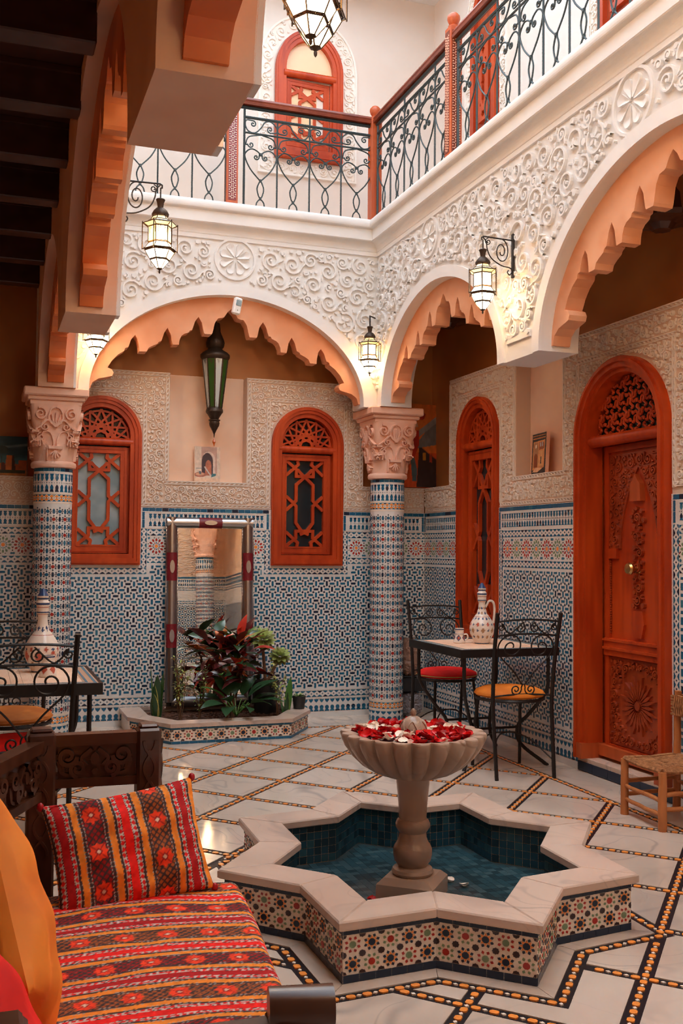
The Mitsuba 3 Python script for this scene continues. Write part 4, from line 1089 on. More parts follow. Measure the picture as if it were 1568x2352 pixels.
for k in range(16):
    fr, L, n, m = edge_frame(ic[k], ic[(k + 1) % 16])
    if n @ (m - PC) > 0: fr, L, n, m = edge_frame(ic[k], ic[(k + 1) % 16], -1)
    vis_ = n @ (EYE[:2] - m) > 0
    nn = max(1, round(L / .0325))
    for i in range(nn):
        for j in range(5):
            q = rect(i * L / nn + .0009, (i + 1) * L / nn - .0009, .008 + j * .0318, .008 + (j + 1) * .0318 - .0018)
            m_ = ('pool_glaze', 'pool_glaze', 'pool_glaze_dark', 'pool_glaze_teal')[rng.integers(0, 4)]
            if vis_ and cnt < 300: obj('pool_tile', MB().cvx([q], fr, 0, .002), m_, parent=t); cnt += 1
            else: rest.setdefault(m_, []).append((fr, q))
    rest.setdefault('grout', []).append((fr, rect(0, L, .0, .162)))
for gx in np.arange(-.65, .65, .032):
    for gy in np.arange(-.65, .65, .032):
        q = rect(PC[0] + gx, PC[0] + gx + .0308, PC[1] + gy, PC[1] + gy + .0308)
        if Polygon(ic).buffer(-.004).contains(Polygon(q)): rest.setdefault(('basin_dark', 'basin_mid', 'basin_mid', 'basin_pale')[rng.integers(0, 4)], []).append((plane((0, 0, .006), (1, 0, 0), (0, 1, 0), (0, 0, 1)), q))
gr = rest.pop('grout'); mb = MB()
for fr, q in gr: mb.cvx([q], fr, -.001, .0004)
obj('grouting', mb, 'grout', parent=t, kind='stuff')
put_stuff(t, rest, 'basin_tile')
ro, ri = np.array(star(PR, .022).exterior.coords)[:-1], np.array(star(PR, -.132).exterior.coords)[:-1]
near = lambda P, p: P[np.argmin(np.hypot(*(P - p).T))]
for k in range(16):
    a, b = near(ro, PC + (oc[k] - PC) * 1.04), near(ro, PC + (oc[(k + 1) % 16] - PC) * 1.04)
    c, d = near(ri, PC + (oc[(k + 1) % 16] - PC) * .79), near(ri, PC + (oc[k] - PC) * .79)
    q = Polygon([a, b, c, d]).buffer(-.0004, join_style=2); q2 = np.array(q.buffer(-.004, join_style=2).exterior.coords)[:-1]; q = np.array(q.exterior.coords)[:-1]
    pts = np.vstack([np.column_stack([q2, np.full(len(q2), .162)]), np.column_stack([q, np.full(len(q), .166)]), np.column_stack([q, np.full(len(q), .188)]), np.column_stack([q2, np.full(len(q2), .193)])])
    h = trimesh.convex.convex_hull(pts)
    obj('coping_slab', MB().add(h.vertices, h.faces), 'marble_coping', parent=t)

t = thing('fountain_bowl', 'scalloped marble bowl on a turned marble pedestal, standing in the star pool', 'fountain')
fx, fy = 1.566, 3.62
M = mrz(math.radians(-40), (fx, fy, 0))
obj('plinth', MB().box(-.108, .108, -.108, .108, .008, .070, M=M).add(*(lambda h: (h.vertices @ M[:3, :3].T + M[:3, 3], h.faces))(trimesh.convex.convex_hull(np.array([[s * .108, u * .108, .07] for s in (-1, 1) for u in (-1, 1)] + [[s * .085, u * .085, .092] for s in (-1, 1) for u in (-1, 1)])))), 'marble_bowl', parent=t)
prof = [(.0, .088), (.062, .088), (.074, .094), (.079, .104), (.074, .115), (.062, .121), (.054, .124), (.058, .130), (.069, .145), (.073, .165), (.073, .186), (.069, .197), (.060, .210), (.053, .228), (.051, .248), (.056, .254), (.064, .266), (.065, .280), (.060, .292), (.052, .298), (.053, .33), (.058, .39), (.066, .46), (.0, .462)]
obj('pedestal', MB().lathe(prof, (fx, fy, 0), 48), 'marble_bowl', smooth=38, parent=t)
NL = 22
op = [(.055, .452), (.10, .457), (.15, .474), (.195, .500), (.235, .538), (.262, .575), (.274, .602), (.277, .616), (.272, .622), (.255, .623), (.232, .620), (.212, .614), (.203, .606), (.19, .59), (.12, .575), (0, .57)]
def lobes(th, tt):
    i = np.round(tt * (len(op) - 1)).astype(int)
    amp = np.array([.04, .09, .11, .12, .12, .12, .12, .115, .105, .08, .045, .02, 0, 0, 0, 0])[i]
    return 1 - amp * (1 - np.abs(np.sin(NL * th / 2))) ** 1.6
obj('bowl', MB().lathe(op, (fx, fy, 0), NL * 14, mod=lobes), 'marble_bowl', smooth=42, parent=t)
obj('water', MB().lathe([(.0, .6060), (.2045, .6060)], (fx, fy, 0), 48), 'water_dark', parent=t)
mb = MB().lathe([(.0, .585), (.040, .600), (.049, .618), (.050, .634), (.045, .652), (.034, .668), (.018, .678), (.009, .682), (.012, .690), (.010, .700), (.004, .708), (0, .709)], (fx, fy, 0), 32)
for m in range(6):
    a = m * PI / 3; th = np.linspace(-.62, .62, 9)
    q = [np.array([fx + (r + .002) * math.cos(a + w), fy + (r + .002) * math.sin(a + w), zz]) for w, r, zz in [(w, .0505 - .016 * (1 - abs(w) / .62) ** 1.0 * (1 - abs(w) / .62) - .0, .606 + .058 * (1 - (abs(w) / .62) ** 1.7)) for w in th]]
    mb.tube(q, .0028, 5)
obj('lotus_bud', mb, 'marble_bowl', smooth=50, parent=t)
# rose petals: each its own
def petal_mesh(seed, L):
    r = np.random.default_rng(seed); n, m = 7, 6
    u, v = np.meshgrid(np.linspace(0, 1, n), np.linspace(-1, 1, m), indexing='ij')
    w = np.sin(PI * np.clip(u * .86 + .10, 0, 1)) ** .7 * .52
    x = (u - .5) * L; y = v * w * L
    zz = L * (.20 + .10 * r.random()) * (4 * (u - .5)**2 * (.3 + r.random()) + v**2 * (.35 + .8 * r.random()) * w * 2) + .05 * L * np.sin(4 * v + 5 * u + r.random() * 6)
    V = np.stack([x, y, zz], -1).reshape(-1, 3); i, j = np.meshgrid(np.arange(n - 1), np.arange(m - 1), indexing='ij'); o = i * m + j
    V[:, 2] -= V[:, 2].min()
    return MB().add(V, np.vstack([np.stack([o, o + m, o + m + 1], -1).reshape(-1, 3), np.stack([o, o + m + 1, o + 1], -1).reshape(-1, 3)]))
PM = {m: [mikit.ply(petal_mesh(100 * i + s, .040 if m != 'petal_white' else .036).mesh(), m, smooth=True) for s in range(5)] for i, m in enumerate(('petal_red', 'petal_crimson', 'petal_white'))}
rng = np.random.default_rng(21)
pts = []
while len(pts) < 250:
    r, a = .215 * math.sqrt(rng.random()), rng.uniform(0, 2 * PI)
    if r < .058: continue
    pts.append((r, a))
for r, a in pts:
    cl = math.sin(3 * a + 1.3) + .8 * math.sin(5 * a + 9 * r) + rng.normal(0, .55)
    m = 'petal_white' if cl > .62 else ('petal_crimson' if rng.random() < .28 else 'petal_red')
    zz = .607 + .018 * rng.random() + .03 * max(0, r - .17) + .006 * max(0, 1 - abs(r - .13) / .06)
    M = mrz(rng.uniform(0, 2 * PI), (fx + r * math.cos(a), fy + r * math.sin(a), zz)) @ rot([1, 0, 0], rng.normal(0, .40)) @ rot([0, 1, 0], rng.normal(0, .40))
    white = m == 'petal_white'
    obj('rose_petal', PM[m][rng.integers(0, 5)], None, to_world=T4(M), label='creamy white rose petal floating in the fountain bowl' if white else 'red rose petal floating in the fountain bowl', cat='petal', group='white rose petals in the bowl' if white else 'red rose petals in the bowl')
for (x, y, zz), m, lab, a in (((1.775, 3.735, .010), 'petal_white', 'crumpled white petal on the blue basin floor, nearer the plinth', .4), ((1.80, 3.66, .010), 'petal_white', 'white petal on the blue basin floor, farther right of the plinth', 2.6), ((1.40, 3.61, .010), 'petal_red', 'single red petal on the basin floor left of the plinth', 1.0)):
    obj('rose_petal', PM[m][1], None, to_world=T4(mrz(a, (x, y, zz)) @ rot([1, 0, 0], .25) @ rot([0, 0, 1], 0)), label=lab, cat='petal')

# ================================================================== lanterns
FRONT_FILL = 2.0  # brightness of the added lanterns out of view
def lantern(label, loc, H=.355, seed=0, hook=None, lit=1.0, sides=6, rot0=0.0, group=None):
    t = thing('lantern', label, 'lantern', group)
    s = H / .355; x, y, z = loc    # z: top of the crown
    P = lambda r, dz, a: np.array([x + r * s * math.cos(a), y + r * s * math.sin(a), z - dz * s])
    A = [rot0 + k * 2 * PI / sides for k in range(sides)]
    obj('crown', MB().lathe([(0, -.002), (.019, 0), (.0225, -.004), (.017, -.018), (.0135, -.040), (.016, -.046), (.0, -.046)][::-1], (0, 0, 0), 12).moved(np.diag([s, s, s, 1.0]) + np.array([[0, 0, 0, x], [0, 0, 0, y], [0, 0, 0, z], [0, 0, 0, 0]])), 'bronze', smooth=40, parent=t)
    mb = MB()
    mb.lathe([(.012, -.042), (.020, -.046), (.033, -.060), (.040, -.074), (.038, -.083), (.030, -.086)][::-1], (0, 0, 0), 24, mod=lambda th, tt: 1 + .06 * np.abs(np.sin(3 * th)))
    obj('dome', mb.moved(np.diag([s, s, s, 1.0]) + np.array([[0, 0, 0, x], [0, 0, 0, y], [0, 0, 0, z], [0, 0, 0, 0]])), 'bronze', smooth=40, parent=t)
    tiers = [('roof_pane', .034, .086, .045, .104, 'dim'), ('eave_pane', .050, .106, .062, .116, 'dim'), ('soffit_pane', .056, .136, .080, .122, 'dim'),
             ('glass_pane', .056, .138, .056, .212, 'lit'), ('rim_pane', .052, .216, .074, .246, 'lit'), ('bowl_pane', .070, .254, .048, .292, 'lit'), ('cone_pane', .045, .297, .014, .336, 'lit')]
    rng = np.random.default_rng(seed)
    bars = MB()
    for name, r1, d1, r2, d2, k in tiers:
        for i in range(sides):
            a, b = A[i], A[(i + 1) % sides]; e = .05
            q = [P(r1, d1, a), P(r1, d1, b), P(r2, d2, b), P(r2, d2, a)]
            c = sum(q) / 4; q2 = [p + (c - p) * .08 for p in q]
            nrm = np.cross(q2[1] - q2[0], q2[2] - q2[0]); 
            if nrm @ (c - np.array([x, y, c[2]])) < 0: q2 = q2[::-1]
            mb = MB().add(q2, [[0, 1, 2], [0, 2, 3]])
            tint = [(1, .56, .22), (1, .64, .30), (1, .46, .12), (1, .72, .42)][rng.integers(0, 4)]
            f = (LAMP if k == 'lit' else LAMP * .035) * lit
            if name == 'glass_pane': f *= .16
            obj(name, mb, 'warm_glass', parent=t, emitter={'type': 'area', 'radiance': col(np.array(tint) * f)})
            bars.tube([q[0], q[3]], .0022 * s, 4, cap=False); bars.tube([q[0], q[1]], .0022 * s, 4, cap=False); bars.tube([q[3], q[2]], .0022 * s, 4, cap=False)
            if name == 'glass_pane':      # pierced filigree on the upper part of the pane
                for u in (.12, .30, .70, .88):
                    for h in (.0, .12, .24, .36):
                        if abs(u - .5) < .25 and h > .2: continue
                        p0 = q[0] + (q[1] - q[0]) * u + (q[3] - q[0]) * h; p1 = q[0] + (q[1] - q[0]) * min(u + .16, .95) + (q[3] - q[0]) * (h + .12)
                        bars.tube([p0 * 1.0, p1], .0012 * s, 3, cap=False)
                        p0 = q[0] + (q[1] - q[0]) * min(u + .16, .95) + (q[3] - q[0]) * h; p1 = q[0] + (q[1] - q[0]) * u + (q[3] - q[0]) * (h + .12)
                        bars.tube([p0, p1], .0012 * s, 3, cap=False)
    obj('frame', bars, 'bronze', parent=t)
    for a in A: obj('post', MB().tube([P(.084, .116, a), P(.084, .252, a)], .0023 * s, 5), 'bronze', parent=t)
    obj('upper_rim', MB().tube([P(.083, .124, a) for a in A], .0022 * s, 4, closed=True), 'bronze', parent=t); obj('lower_rim', MB().tube([P(.080, .247, a) for a in A], .0026 * s, 4, closed=True), 'bronze', parent=t)
    obj('tip', MB().lathe([(.0, -.362), (.004, -.356), (.005, -.350), (.0035, -.345), (.014, -.336), (.0, -.334)], (0, 0, 0), 10).moved(np.diag([s, s, s, 1.0]) + np.array([[0, 0, 0, x], [0, 0, 0, y], [0, 0, 0, z], [0, 0, 0, 0]])), 'bronze', smooth=40, parent=t)
    if hook is not None:
        for q, r in hook: obj('hanger', MB().tube(q, r, 6), 'iron', smooth=50, parent=t)
    return t
def bracket(label, p, d, reach, drop):
    """scrolled wall bracket: p on the wall (top of the arm), d direction out of the wall"""
    t = thing('lantern_bracket', label, 'bracket')
    p, d = np.array(p, float), np.array(d, float); at = lambda u, v: p + d * u + np.array([0, 0, v])
    obj('back_bar', MB().box(-.006, .006, -.012, .012, -.22, .035, b=.002, M=np.array([[d[0], -d[1], 0, p[0] + d[0] * .006], [d[1], d[0], 0, p[1] + d[1] * .006], [0, 0, 1, p[2]], [0, 0, 0, 1.0]])), 'iron', parent=t)
    obj('arm', MB().tube([at(.01, -.005), at(reach * .95, .0), at(reach, -.006), at(reach, -.022)], .0042, 6), 'iron', parent=t)
    c = spiral((.10, -.075), .072, .016, PI / 2, 1.7, 40); obj('scroll', MB().tube([at(max(.012, reach * .08 + u * reach / .2 * .62), v) for u, v in c], .0034, 5), 'iron', smooth=50, parent=t)
    q = spline([(.96, -.005), (.86, -.03), (.83, -.07), (.70, -.12), (.40, -.155), (.12, -.165), (.07, -.185), (.14, -.205), (.20, -.19), (.17, -.178)], 6)
    obj('scroll', MB().tube([at(u * reach, v) for u, v in q], .0036, 5), 'iron', smooth=50, parent=t)
    q = spiral((.80, -.028), .020, .004, PI / 2, -1.5, 22); obj('scroll', MB().tube([at((u - .80 + .86 * 0) + .80 * reach, v) for u, v in q], .003, 5), 'iron', smooth=50, parent=t)
    return t
def chain(x, y, z0, z1, r=.0035):
    return [([(x, y, z0), (x, y, z1)], r)]
bracket('black scrolled wall bracket holding the lantern on the right hanging pier', (BX0 + .002, 5.19, 3.085), (-1, 0, 0), .205, .2)
lantern('lit six sided lantern hung from the bracket on the right hanging pier', (2.655, 5.19, 3.01), .362, 1, chain(2.655, 5.19, 3.006, 3.066), 1.0, group=None)
bracket('black scrolled wall bracket holding the lantern above the left hanging pier', (LB1 - .002, 5.0, 3.085), (1, 0, 0), .205, .2)
lantern('lit six sided lantern hanging at the left in front of the carved back frieze', (.806, 5.0, 3.01), .362, 2, chain(.806, 5.0, 3.006, 3.066), 1.0)
lantern('lit lantern with greenish glass hung over the capital of the right column', (2.755, 7.235, 2.995), .37, 3, [([(2.755, 7.235, 2.99), (2.755, 7.235, 3.075), (2.80, 7.30, 3.085), (2.835, 7.335, 3.085)], .006)], .75)
lantern('lit lantern half hidden behind the left hanging pier', (.735, 7.20, 2.985), .37, 4, [([(.735, 7.20, 2.98), (.735, 7.20, 3.07), (.66, 7.30, 3.085), (.64, 7.36, 3.085)], .006)], .9)
lantern('large lit lantern cut off by the top edge, hanging high over the courtyard', (1.735, 5.45, 4.87), .78, 5, chain(1.735, 5.45, 4.9, 5.93, .006), .8)
# beyond the frame: unseen lanterns and brackets, added to warm the foreground
bracket('added unseen black scrolled bracket on the nearer right pier', (BX0 + .002, 2.576, 3.085), (-1, 0, 0), .205, .2)
lantern('added unseen lit lantern on the nearer right pier, warming the foreground', (2.655, 2.576, 3.01), .362, 6, chain(2.655, 2.576, 3.006, 3.066), FRONT_FILL)

bracket('added unseen black scrolled bracket on the nearer left pier', (LB1 - .002, 2.576, 3.085), (1, 0, 0), .205, .2)
lantern('added unseen lit lantern on the nearer left pier, warming the foreground', (.806, 2.576, 3.01), .362, 7, chain(.806, 2.576, 3.006, 3.066), FRONT_FILL)  # unseen lamp put in to light the foreground
lantern('large added lit lantern over the star pool, unseen above the frame', (1.735, 2.35, 4.50), .78, 8, chain(1.735, 2.35, 4.48, 5.93, .006), FRONT_FILL)  # added above the view for more warm light on the pool
for fx_ in (.82, 2.64): lantern('added unseen lit lantern at the front of the courtyard, ' + ('left' if fx_ < 1 else 'right') + ' one of two', (fx_, .62, 3.0), .40, 9, chain(fx_, .62, 2.99, 3.62), FRONT_FILL)  # added out of view, for warm light at the near end
# the long coloured pendant lantern under the back arch (not lit)
t = thing('pendant_lantern', 'long tapering unlit lantern of green, orange and clear glass under the back arch', 'lantern')
x, y = 1.672, 7.69
Z = lambda py: 3.036 - (py - 735) * .003297
obj('rod', MB().tube([(x, y, Z(745)), (x, y, 3.62)], .008, 8), 'bronze', parent=t)
obj('canopy', MB().lathe([(.030, Z(738)), (.034, Z(745)), (.040, Z(760)), (.062, Z(776)), (.071, Z(784)), (.066, Z(793)), (.050, Z(798)), (.052, Z(800))][::-1], (x, y, 0), 28, mod=lambda th, tt: 1 + .03 * np.sin(10 * th)), 'bronze', smooth=40, parent=t)
obj('shoulder', MB().lathe([(.10, Z(824)), (.112, Z(818)), (.110, Z(812)), (.095, Z(807)), (.06, Z(801)), (.052, Z(797))], (x, y, 0), 28, mod=lambda th, tt: 1 + .02 * np.sin(14 * th)), 'bronze', smooth=40, parent=t)
pal = ['frosted_glass', 'green_pane', 'frosted_glass', 'orange_pane', 'frosted_glass', 'green_pane', 'frosted_glass', 'orange_pane', 'frosted_glass', 'green_pane']
mat('green_pane', (.03, .08, .015), .12, specular=.6); mat('orange_pane', (.50, .10, .01), .12, specular=.6); mat('pale_pane', (.46, .50, .48), .12, specular=.6)
bars = MB()
for i in range(10):
    a, b = -PI / 2 - .22 + i * 2 * PI / 10, -PI / 2 - .22 + (i + 1) * 2 * PI / 10
    P = lambda r, zz, w: (x + r * math.cos(w), y + r * math.sin(w), zz)
    q = [P(.100, Z(824), a), P(.100, Z(824), b), P(.056, Z(936), b), P(.056, Z(936), a)]
    obj('glass_pane', MB().add(q, [[0, 1, 2], [0, 2, 3]]), 'pale_pane' if pal[i] == 'frosted_glass' else pal[i], parent=t)
    bars.tube([q[0], q[3]], .006, 5)
    for f in (.0, 1.0):
        A = np.array(q[0]) * (1 - f) + np.array(q[3]) * f; B = np.array(q[1]) * (1 - f) + np.array(q[2]) * f; m = (A + B) / 2; dn = np.array(q[3]) - np.array(q[0]); dn /= np.linalg.norm(dn)
        s = 1 if f == 0 else -1
        bars.add([A, B, m + dn * .012 * s + (B - A) * .22, m + dn * .045 * s, m + dn * .012 * s - (B - A) * .22], [[0, 1, 2], [0, 2, 4], [2, 3, 4]])
obj('frame', bars, 'bronze', parent=t)
obj('lower_cup', MB().lathe([(.030, Z(962)), (.036, Z(958)), (.052, Z(950)), (.066, Z(944)), (.064, Z(939)), (.056, Z(935))], (x, y, 0), 24), 'bronze', smooth=40, parent=t)
obj('drop', MB().lathe([(.002, Z(1003)), (.006, Z(994)), (.018, Z(986)), (.036, Z(976)), (.040, Z(970)), (.036, Z(966)), (.044, Z(964)), (.044, Z(962)), (.030, Z(961))], (x, y, 0), 24), 'bronze', smooth=40, parent=t)
obj('glass_drop', MB().lathe([(0, Z(1024)), (.0135, Z(1013)), (0, Z(1003))], (x, y, 0), 6), 'orange_pane', parent=t)
# dark wooden lamp tops seen under the two right arches
for lab, (x, y, zz) in (('dark carved wooden lamp hanging high behind the large right arch', (3.30, 4.44, 2.97)), ('dark carved wooden lamp hanging high behind the small right arch', (3.30, 7.03, 2.985))):
    t = thing('pendant_lantern', lab, 'lantern')
    obj('rod', MB().tube([(x, y, zz + .1), (x, y, 3.62)], .012, 8), 'dark_wood', parent=t)
    obj('hood', MB().lathe([(.0, .01), (.05, .0), (.075, .03), (.16, .045), (.17, .07), (.10, .10), (.09, .19), (.05, .25), (.0, .26)], (x, y, zz), 8), 'dark_wood', parent=t)

# ================================================================== iron furniture
def chair_parts(t, seatmat, S=1.0):
    """garden chair of iron bars: origin under the seat, front towards +y"""
    P = lambda x, y, z: (x, y, z)
    for s in (-1, 1):
        obj('back_post', MB().tube(spline([P(s * .178, -.235, 0), P(s * .182, -.20, .30), P(s * .184, -.19, .46), P(s * .190, -.225, .72), P(s * .196, -.285, .955)], 5), .0115, 6), 'iron', smooth=50, parent=t)
        obj('front_leg', MB().tube(spline([P(s * .155, .20, 0), P(s * .15, .185, .22), P(s * .135, .15, .435)], 4), .010, 6), 'iron', smooth=50, parent=t)
    th = np.linspace(0, 2 * PI, 36, endpoint=False)
    obj('seat_ring', MB().tube([(.198 * math.cos(a), .198 * math.sin(a), .437) for a in th], .010, 6, closed=True), 'iron', smooth=50, parent=t)
    obj('hoop_brace', MB().tube(spline([P(-.180, -.215, .10), P(-.10, -.05, .20), P(0, .03, .225), P(.10, -.05, .20), P(.180, -.215, .10)], 6), .0045, 5), 'iron', smooth=50, parent=t)
    obj('hoop_brace', MB().tube(spline([P(-.155, .195, .10), P(-.09, .10, .2), P(0, .03, .225), P(.09, .10, .2), P(.155, .195, .10)], 6), .0045, 5), 'iron', smooth=50, parent=t)
    obj('seat_cushion', MB().lathe([(0, .446), (.17, .444), (.200, .452), (.208, .465), (.200, .480), (.16, .497), (.08, .507), (0, .509)], (0, 0, 0), 40), seatmat, smooth=True, parent=t)
    obj('piping', MB().tube([(.208 * math.cos(a), .208 * math.sin(a), .463) for a in th], .0028, 5, closed=True), 'leaf_yellow' if seatmat == 'red_velvet' else seatmat, smooth=50, parent=t)
    # back: y on the leaning plane of the posts
    Y = lambda z: np.interp(z, [0, .30, .46, .72, .955], [-.235, -.20, -.19, -.225, -.285])
    B = lambda u, z: (u, Y(z), z)
    for z, sag in ((.905, .0), (.822, .0), (.468, 0)): obj('rail', MB().tube([B(u, z + .012 * (1 - (u / .19) ** 2)) for u in np.linspace(-.192, .192, 9)], .0058 if z > .6 else .005, 5), 'iron', smooth=50, parent=t)
    for s in (-1, 1):
        q = np.vstack([spiral((s * .165, .872), .022, .005, PI / 2, s * 1.4, 18)[::-1], spline([(s * .165, .894), (s * .13, .85), (s * .10, .84), (s * .05, .885), (s * .03, .905)], 4), spiral((s * .045, .868), .030, .006, PI / 2 + s * .3, s * 1.4, 22)])
        obj('scroll', MB().tube([B(u, z) for u, z in q], .0040, 5), 'iron', smooth=50, parent=t)
        q = np.vstack([spline([(s * .006, .535), (s * .07, .62), (s * .15, .70), (s * .172, .755)], 5), spiral((s * .092, .757), .080, .012, 0 if s > 0 else PI, s * 1.55, 40)])
        obj('scroll', MB().tube([B(u, z) for u, z in q], .0045, 5), 'iron', smooth=50, parent=t)
        q = np.vstack([spline([(s * .004, .54), (s * .012, .52)], 4), spiral((s * .045, .508), .034, .006, PI if s > 0 else 0, s * 1.5, 26)])
        obj('scroll', MB().tube([B(u, z) for u, z in q], .0040, 5), 'iron', smooth=50, parent=t)
def chair(label, x, y, a, seat):
    t = thing('iron_chair', label, 'chair')
    before = set(scene); chair_parts(t, seat)
    for k in set(scene) - before: scene[k]['to_world'] = T4(mrz(a, (x, y, 0)))
    return t
chair('black iron scrollwork chair with an orange seat, in front of the right table', 3.015, 5.53, -.09, 'orange_velvet')
chair('black iron scrollwork chair with a red seat, behind the right table', 3.06, 6.50, PI - .1, 'red_velvet')
chair('black iron scrollwork chair with a red seat, nearest at the left edge', .185, 4.60, .03, 'red_velvet')
chair('black iron scrollwork chair with a rust orange seat, behind the left table', .165, 5.43, PI + .05, 'rust_velvet')
def table(label, x0, x1, y0, y1, z):
    t = thing('cafe_table', label, 'table')
    obj('top', MB().box(x0 + .012, x1 - .012, y0 + .012, y1 - .012, z - .02, z - .002), 'mosaic_top', parent=t)
    obj('rim', MB().box(x0, x1, y0, y0 + .014, z - .048, z).box(x0, x1, y1 - .014, y1, z - .048, z).box(x0, x0 + .014, y0 + .0135, y1 - .0135, z - .048, z).box(x1 - .014, x1, y0 + .0135, y1 - .0135, z - .048, z), 'iron', parent=t)
    fr = plane((0, 0, z - .0022), (1, 0, 0), (0, 1, 0), (0, 0, 1)); qs, bl = [], []
    for a in np.arange(x0 + .075, x1 - .10, .048):
        for b in np.arange(y0 + .075, y1 - .08, .018): qs.append(rect(a + .001, a + .0465, b + .0008, b + .0168))
    obj('inlay', MB().cvx(qs, fr, 0, .0012), 'niche_plaster', parent=t, kind='stuff')
    for i, w in ((.022, .012), (.056, .010)):
        P = sbox(x0 + i, y0 + i, x1 - i, y1 - i); obj('inlay_border', MB().prism(P.difference(P.buffer(-w, join_style=2)), fr, 0, .0013), 'steel_blue_glaze', parent=t)
    cx, cy = (x0 + x1) / 2, (y0 + y1) / 2
    for sx in (-1, 1):
        for sy in (-1, 1):
            hx, hy = (x1 - x0) / 2 - .05, (y1 - y0) / 2 - .05
            q = [(cx + sx * hx * r, cy + sy * hy * r, z * h) for r, h in ((1, .95), (1.0, .78), (.97, .62), (.72, .42), (.55, .30), (.60, .16), (.92, .03), (1.0, .0))]
            obj('leg', MB().tube(spline(q, 5), .011, 6), 'iron', smooth=50, parent=t)
    for sy in (-1, 1): obj('stretcher', MB().tube([(cx - .55 * ((x1 - x0) / 2 - .05), cy + sy * .55 * ((y1 - y0) / 2 - .05), z * .30), (cx + .55 * ((x1 - x0) / 2 - .05), cy + sy * .55 * ((y1 - y0) / 2 - .05), z * .30)], .008, 6), 'iron', parent=t)
    return t
table('iron cafe table with a terracotta mosaic top against the right wall', 2.70, 3.37, 5.55, 6.32, .722)
table('iron cafe table with a tiled top beside the left column', -.27, .505, 4.42, 5.10, .742)

# ================================================================== pottery
def pot_mesh(prof, n, fn):
    pr = np.array(prof); d = np.concatenate([[0], np.cumsum(np.hypot(*np.diff(pr, axis=0).T))]); s = np.linspace(0, d[-1], 150)
    r, z = np.interp(s, d, pr[:, 0]), np.interp(s, d, pr[:, 1])
    for _ in range(3): r[2:-2] = (r[1:-3] + 2 * r[2:-2] + r[3:-1]) / 4
    mb = MB().lathe(np.column_stack([r, z]), n=n)
    v = mb.v[0]; th = np.arctan2(v[:, 1], v[:, 0]); mb.c = [fn(th, v[:, 2], np.hypot(v[:, 0], v[:, 1]))]
    return mb
WHITE, RED_, BLUE_, TAN = np.array([.80, .71, .62]), np.array([.52, .11, .07]), np.array([.03, .06, .16]), np.array([.40, .22, .10])
def flask_col(seed, hearts):
    def fn(th, z, r):
        c = np.tile(WHITE, (len(th), 1))
        for z0, z1 in ((.302, .312), (.265, .271), (.326, .335), (.0, .008)): c[(z > z0) & (z < z1)] = BLUE_
        for z0, z1 in ((.290, .294), (.258, .261), (.167, .170)): c[(z > z0) & (z < z1)] = RED_ * .8
        c[z > .342] = BLUE_
        rows = [(.045, .014, TAN, 0), (.085, .020, TAN, .5), (.122, .016, RED_, 0), (.157, .010, BLUE_, .5), (.190, .012, TAN, 0), (.220, .010, TAN, .5)] if not hearts else [(.075, .030, RED_, 0), (.105, .014, RED_ * .8, .5), (.040, .016, TAN, .5), (.19, .005, BLUE_, 0), (.20, .005, BLUE_, .5)]
        for zz, w, cc, ph in rows:
            n = 7 if zz < .16 else 5
            a = ((th / (2 * PI) * n + ph) % 1 - .5) * 2 * PI / n * np.maximum(r, .02)
            c[(np.abs(a) * 1.5 + np.abs(z - zz)) < w] = cc
            b = ((th / (2 * PI) * n + ph + .5) % 1 - .5) * 2 * PI / n * np.maximum(r, .02)
            c[(np.abs(b) < .003) & (np.abs(z - zz) < .008) | (np.abs(z - zz) < .003) & (np.abs(b) < .007)] = BLUE_
        return c
    return fn
FL = [(0, 0), (.044, 0), (.046, .006), (.055, .025), (.072, .06), (.077, .095), (.072, .125), (.055, .155), (.034, .185), (.024, .215), (.020, .245), (.021, .257), (.028, .266), (.026, .285), (.029, .30), (.030, .315), (.022, .322), (.021, .332), (.026, .336), (.026, .342), (.018, .355), (.008, .375), (0, .378)]
def flask(label, loc, s, a, hearts=False, handle=True):
    t = thing('ceramic_flask', label, 'flask')
    M = mrz(a, loc) @ np.diag([s, s, s, 1.0])
    obj('body', pot_mesh(FL, 72, flask_col(1, hearts)), 'ceramic', smooth=True, parent=t, to_world=T4(M))
    if handle:
        q = spline([(.024, 0, .225), (.045, 0, .262), (.072, 0, .258), (.082, 0, .22), (.080, 0, .17), (.074, 0, .125)], 6)
        mb = MB().tube(q, .0075, 8); mb.c = [np.tile(WHITE, (mb.n, 1))]
        obj('handle', mb, 'ceramic', smooth=True, parent=t, to_world=T4(M))
    return t
flask('white ceramic flask with a handle and tan diamonds, on the right table', (3.03, 5.92, .722), 1.02, -.15)
flask('white ceramic flask with red hearts and a blue stopper, on the left table', (.285, 4.90, .742), 1.0, 2.2, hearts=True, handle=False)
CP = [(0, 0), (.036, 0), (.038, .006), (.034, .03), (.028, .05), (.030, .058), (.027, .066), (.028, .090), (.030, .094), (.026, .094), (.022, .06), (0, .05)]
def cup_col(heart):
    def fn(th, z, r):
        c = np.tile(WHITE, (len(th), 1)); n = 5
        c[(z > .084) & (z < .091)] = BLUE_; c[(z > .058) & (z < .061)] = BLUE_
        a = ((th / (2 * PI) * n) % 1 - .5) * 2 * PI / n * r
        c[(np.abs(a) * 1.2 + np.abs(z - .034)) < .020] = BLUE_ if not heart else RED_
        c[(np.abs(a) * 1.2 + np.abs(z - .034)) < .012] = RED_
        return c
    return fn
